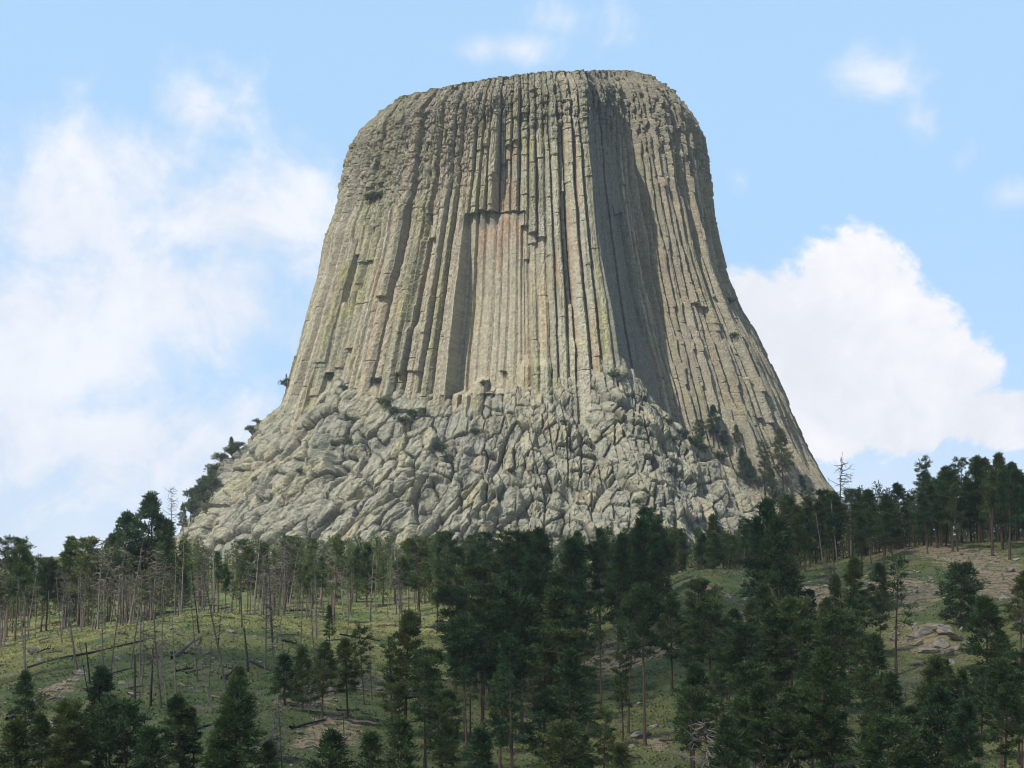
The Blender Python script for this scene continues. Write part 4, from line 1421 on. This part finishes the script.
ROCKS = [np_mesh("boulder", *make_rock(70 + i)[:2], M_STONE, False, make_rock(70 + i)[2]) for i in range(7)]
BOULDERS = [(40, 662, 12, 'knoll'), (80, 676, 14, 'knoll'), (70, 682, 10, 'knoll'), (60, 690, 8, 'knoll'), (33, 652, 14, 'knoll'), (122, 684, 9, 'knoll'), (134, 697, 14, 'knoll'), (62, 700, 12, 'knoll'), (48, 697, 9, 'knoll'), (55, 722, 14, 'knoll'),
            (20, 700, 9, 'knoll'), (118, 660, 10, 'knoll'), (160, 636, 7, 'knoll'), (140, 628, 8, 'knoll'), (205, 654, 12, 'knoll'), (213, 660, 9, 'knoll'), (173, 698, 12, 'knoll'), (128, 618, 12, 'knoll'), (96, 650, 6, 'knoll'), (190, 690, 8, 'knoll'), (230, 632, 10, 'knoll'),
            (215, 640, 8, 'knoll'), (40, 680, 8, 'knoll'), (10, 690, 9, 'knoll'), (100, 712, 10, 'knoll'),
            (575, 665, 15, 'scree'), (590, 655, 15, 'scree'), (600, 662, 17, 'scree'), (612, 655, 15, 'scree'), (620, 664, 15, 'scree'), (605, 648, 13, 'scree'), (598, 672, 15, 'scree'), (585, 672, 13, 'scree'), (640, 652, 16, 'scree'), (655, 658, 15, 'scree'), (668, 655, 15, 'scree'), (680, 650, 16, 'scree'), (692, 645, 15, 'scree'), (650, 640, 14, 'scree'), (630, 640, 12, 'scree'),
            (640, 738, 26, 'lone'), (632, 748, 14, 'lone'), (654, 728, 12, 'lone'),
            (698, 591, 16, 'mound'), (712, 595, 13, 'mound'), (705, 600, 10, 'mound'), (728, 598, 12, 'mound'), (690, 586, 9, 'mound'), (745, 600, 12, 'mound'), (680, 562, 9, 'mound'), (732, 560, 9, 'mound'),
            (808, 590, 14, 'shelf'), (818, 596, 12, 'shelf'), (825, 588, 10, 'shelf'), (800, 606, 12, 'shelf'), (812, 604, 10, 'shelf'), (835, 600, 12, 'shelf'), (795, 640, 14, 'shelf'), (810, 650, 12, 'shelf'), (782, 645, 12, 'shelf'), (820, 655, 16, 'shelf'), (840, 620, 14, 'shelf'), (780, 660, 12, 'shelf'),
            (885, 628, 14, 'ledge'), (892, 640, 12, 'ledge'), (922, 636, 26, 'ledge'), (936, 631, 26, 'ledge'), (948, 634, 24, 'ledge'), (958, 641, 22, 'ledge'), (926, 652, 24, 'ledge'), (940, 648, 22, 'ledge'), (950, 656, 20, 'ledge'), (908, 640, 18, 'ledge'), (968, 646, 17, 'ledge'), (958, 650, 14, 'ledge'), (918, 645, 14, 'ledge'), (962, 632, 13, 'ledge'), (951, 664, 11, 'ledge'), (915, 630, 12, 'ledge'), (935, 658, 10, 'ledge'),
            (900, 600, 10, 'bank'), (915, 592, 12, 'bank'), (930, 580, 9, 'bank'), (885, 598, 12, 'bank'), (960, 575, 10, 'bank'), (985, 570, 12, 'bank'), (1000, 580, 11, 'bank'), (1010, 572, 14, 'bank'), (975, 590, 10, 'bank'), (1005, 600, 12, 'bank'), (1018, 590, 10, 'bank'), (945, 600, 9, 'bank'), (870, 604, 12, 'bank'), (1015, 560, 9, 'bank'),
            (405, 690, 10, 'gully'), (392, 684, 9, 'gully'), (445, 680, 10, 'gully'), (455, 676, 9, 'gully'), (330, 690, 9, 'gully'), (315, 705, 10, 'gully'), (300, 735, 11, 'gully'), (310, 748, 9, 'gully'), (340, 740, 9, 'gully'), (380, 690, 8, 'gully'), (540, 622, 8, 'gully'), (470, 660, 9, 'gully')]
BOULDER_OBJS = []
for u, v, px, where in BOULDERS:
    p = px_ground(u, v)
    k = px / F * p.y * .5
    o = link("boulder", ROCKS[_g.randint(7)], None, (p.x, p.y, p.z + k * .12))
    o.scale = (k * _g.uniform(.9, 1.2), k * _g.uniform(.9, 1.2), k * _g.uniform(.7, 1.1))
    o.rotation_euler = (_g.normal(0, .25), _g.normal(0, .25), _g.uniform(0, 6.28))
    BOULDER_OBJS.append((o, u, v, px, where))


def scatter():
    g = np.random.RandomState(15)
    # small stones
    mb = MB()
    base = [make_rock(90 + i, 1) for i in range(6)]
    N = 60000
    y = g.uniform(180, 480, N)
    x = (g.uniform(-40, 1064, N) - CX) / F * y
    den = np.clip(soil_mask(x, y) / .62, 0, 1)
    keep = g.rand(N) < den * .14 + .022
    x, y = x[keep], y[keep]
    z = ground_z(x, y)
    for i in range(len(x)):
        v, f, c = base[g.randint(6)]
        k = min(1.3, .12 + .15 * g.exponential(1.0))
        a = g.uniform(0, 6.28)
        r = np.array([[math.cos(a), -math.sin(a), 0], [math.sin(a), math.cos(a), 0], [0, 0, 1]])
        mb.add(v @ r.T * k + [x[i], y[i], z[i] + k * .15], f, c * g.uniform(.6, 1.25))
    o = link("scattered_stones", mb.build("scattered_stones", M_STONE))
    tag(o, "small pale stones strewn over the bare soil and turf", "stones", kind='stuff')
    # grass tufts
    N = 120000
    y = 175 + 290 * g.rand(N) ** .8
    x = (g.uniform(-40, 1064, N) - CX) / F * y
    keep = (g.rand(N) > np.clip(soil_mask(x, y) / .62, 0, 1) * .9) & (fbm(x / 3.5, y / 3.5, 601, 3) > .40)
    x, y = x[keep], y[keep]
    n = len(x)
    z = ground_z(x, y)
    col = ground_color(x, y) * g.uniform(.9, 1.5, (n, 1)) * (1 + g.uniform(-.1, .25, (n, 1)) * np.array([1, .3, 0]))
    V, Cc = [], []
    for k in range(2):
        a = g.uniform(0, 6.28, n)
        w = g.uniform(.06, .15, n)
        h = g.uniform(.10, .28, n)
        dx, dy = np.cos(a) * w, np.sin(a) * w
        lx, ly = g.normal(0, .12, n), g.normal(0, .12, n)
        V.append(np.stack([np.stack([x - dx, y - dy, z - .05], -1), np.stack([x + dx, y + dy, z - .05], -1), np.stack([x + dx * .5 + lx, y + dy * .5 + ly, z + h], -1), np.stack([x - dx * .7 + lx, y - dy * .7 + ly, z + h * .85], -1)], 1))
        Cc.append(np.repeat(col, 4, 0))
    V = np.concatenate(V).reshape(-1, 3)
    o = link("grass", np_mesh("grass", V, np.arange(len(V)).reshape(-1, 4), M_TUFT, False, np.concatenate(Cc)))
    tag(o, "short tufted grass over the near slopes", "grass", kind='stuff')


scatter()

# ------------------------------------------------------------------ the air


def build_haze():
    x, y0, y1, z0, z1 = 9300.0, -9100.0, 12400.0, -140.0, 372.0
    v = [(sx * x, y, z) for z in (z0, z1) for (sx, y) in ((-1, y0), (1, y0), (1, y1), (-1, y1))]
    f = [(3, 2, 1, 0), (4, 5, 6, 7), (0, 1, 5, 4), (1, 2, 6, 5), (2, 3, 7, 6), (3, 0, 4, 7)]
    m = bpy.data.materials.new("summer_haze")
    m.use_nodes = True
    nt = m.node_tree
    nt.nodes.remove(nt.nodes["Principled BSDF"])
    vol = nn(nt, 'ShaderNodeVolumePrincipled', Density=HAZE)
    vol.inputs['Color'].default_value = (0.80, 0.89, 1.0, 1)
    nt.links.new(vol.outputs[0], nt.nodes['Material Output'].inputs['Volume'])
    tag(link("haze", np_mesh("haze", v, [f], m)), "thin bluish summer haze between the near trees and the tower", "haze", kind='stuff')


HAZE = 0.00008
build_haze()

# ------------------------------------------------------------------ words for every thing
ORD = ("first second third fourth fifth sixth seventh eighth ninth tenth eleventh twelfth thirteenth fourteenth fifteenth sixteenth seventeenth eighteenth nineteenth twentieth".split()
       + ["twenty-" + w for w in "first second third fourth fifth sixth seventh eighth ninth".split()] + ["thirtieth"] + ["thirty-" + w for w in "first second third fourth fifth sixth seventh eighth ninth".split()])


def region(u, v):
    r = ("below the left knoll" if u < 215 else "at the knoll's right foot" if u < 370 else "in the gully" if u < 465 else "in the dark central stand" if u < 570
         else "beside the scree" if u < 665 else "below the grassy mound" if u < 745 else "on the stony shelf" if u < 835 else "left of the rock ledge" if u < 915 else "by the rock ledge at right")
    return r + (" on the bottom edge" if v > 768 else "")


def knoll_region(u, v):
    return ("on the left knoll" if u < 290 and v < 700 else region(u, v))


def word_all(items):
    """items: (object, u, noun phrase, place, category, group); repeats in one place are counted from the left"""
    sets = {}
    for it in items:
        sets.setdefault((it[2], it[3]), []).append(it)
    for (noun, place), its in sets.items():
        its.sort(key=lambda t: t[1])
        for i, it in enumerate(its):
            lab = noun + " " + place
            if len(its) == 2:
                lab += (", left of two" if i == 0 else ", right of two")
            elif len(its) > 2:
                lab += ", " + ORD[i] + " from left"
            if len(lab.split()) > 16:
                lab = lab.replace("mid-sized ", "").replace("small young", "young")
            if len(lab.split()) > 16:
                print("LONG LABEL", lab)
            tag(it[0], lab, it[4], it[5])


def foot(o):
    u, v = project(o.location.x, o.location.y, o.location.z)
    return float(u), float(v)


_it = []
for r, fam, kind, hgt, info in TREES:
    u, v = foot(r)
    size = "tall" if hgt > 17.2 else "small" if hgt < 10.5 else "mid-sized"
    place = info
    if info == 'near':
        place = knoll_region(u, v) if fam == 'snag' else region(u, v)
    if fam == 'pine':
        _it.append((r, u, size + " " + KIND_WORD[kind] + " pine", place, "pine tree", "pines of the hillside woods"))
    else:
        _it.append((r, u, size + " " + SNAG_WORD[kind] + " dead tree", place, "dead tree", "dead standing trees"))
word_all(_it)
word_all([(o, u, ("large" if px > 13 else "mid-sized" if px > 8 else "small") + " dark green shrub", where, "shrub", "shrubs rooted on the rock tower") for o, u, v, px, where in SHRUBS])
_WH = {'knoll': "on the grassy left knoll", 'scree': "in the scree patch right of centre", 'lone': "in the grass under two tall thin pines", 'mound': "at the edge of the grassy mound", 'shelf': "on the stony shelf below the right ridge",
       'ledge': "in the rock ledge on the right slope", 'bank': "on the bare tan bank at right", 'gully': "in the gully right of the knoll"}
word_all([(o, u, ("big" if px >= 18 else "mid-sized" if px >= 11 else "small") + " angular tan boulder", _WH[w], "boulder", "boulders on the slopes") for o, u, v, px, w in BOULDER_OBJS])
word_all([(o, a[0], ("charred" if bt else "grey") + (" long" if math.hypot(a[0] - b[0], a[1] - b[1]) > 33 else " short") + " fallen log", knoll_region(a[0], a[1]), "fallen log", "fallen logs on the slopes") for o, a, b, bt in LOG_OBJS])
print("PINES", sum(t[1] == 'pine' for t in TREES), "SNAGS", sum(t[1] == 'snag' for t in TREES))
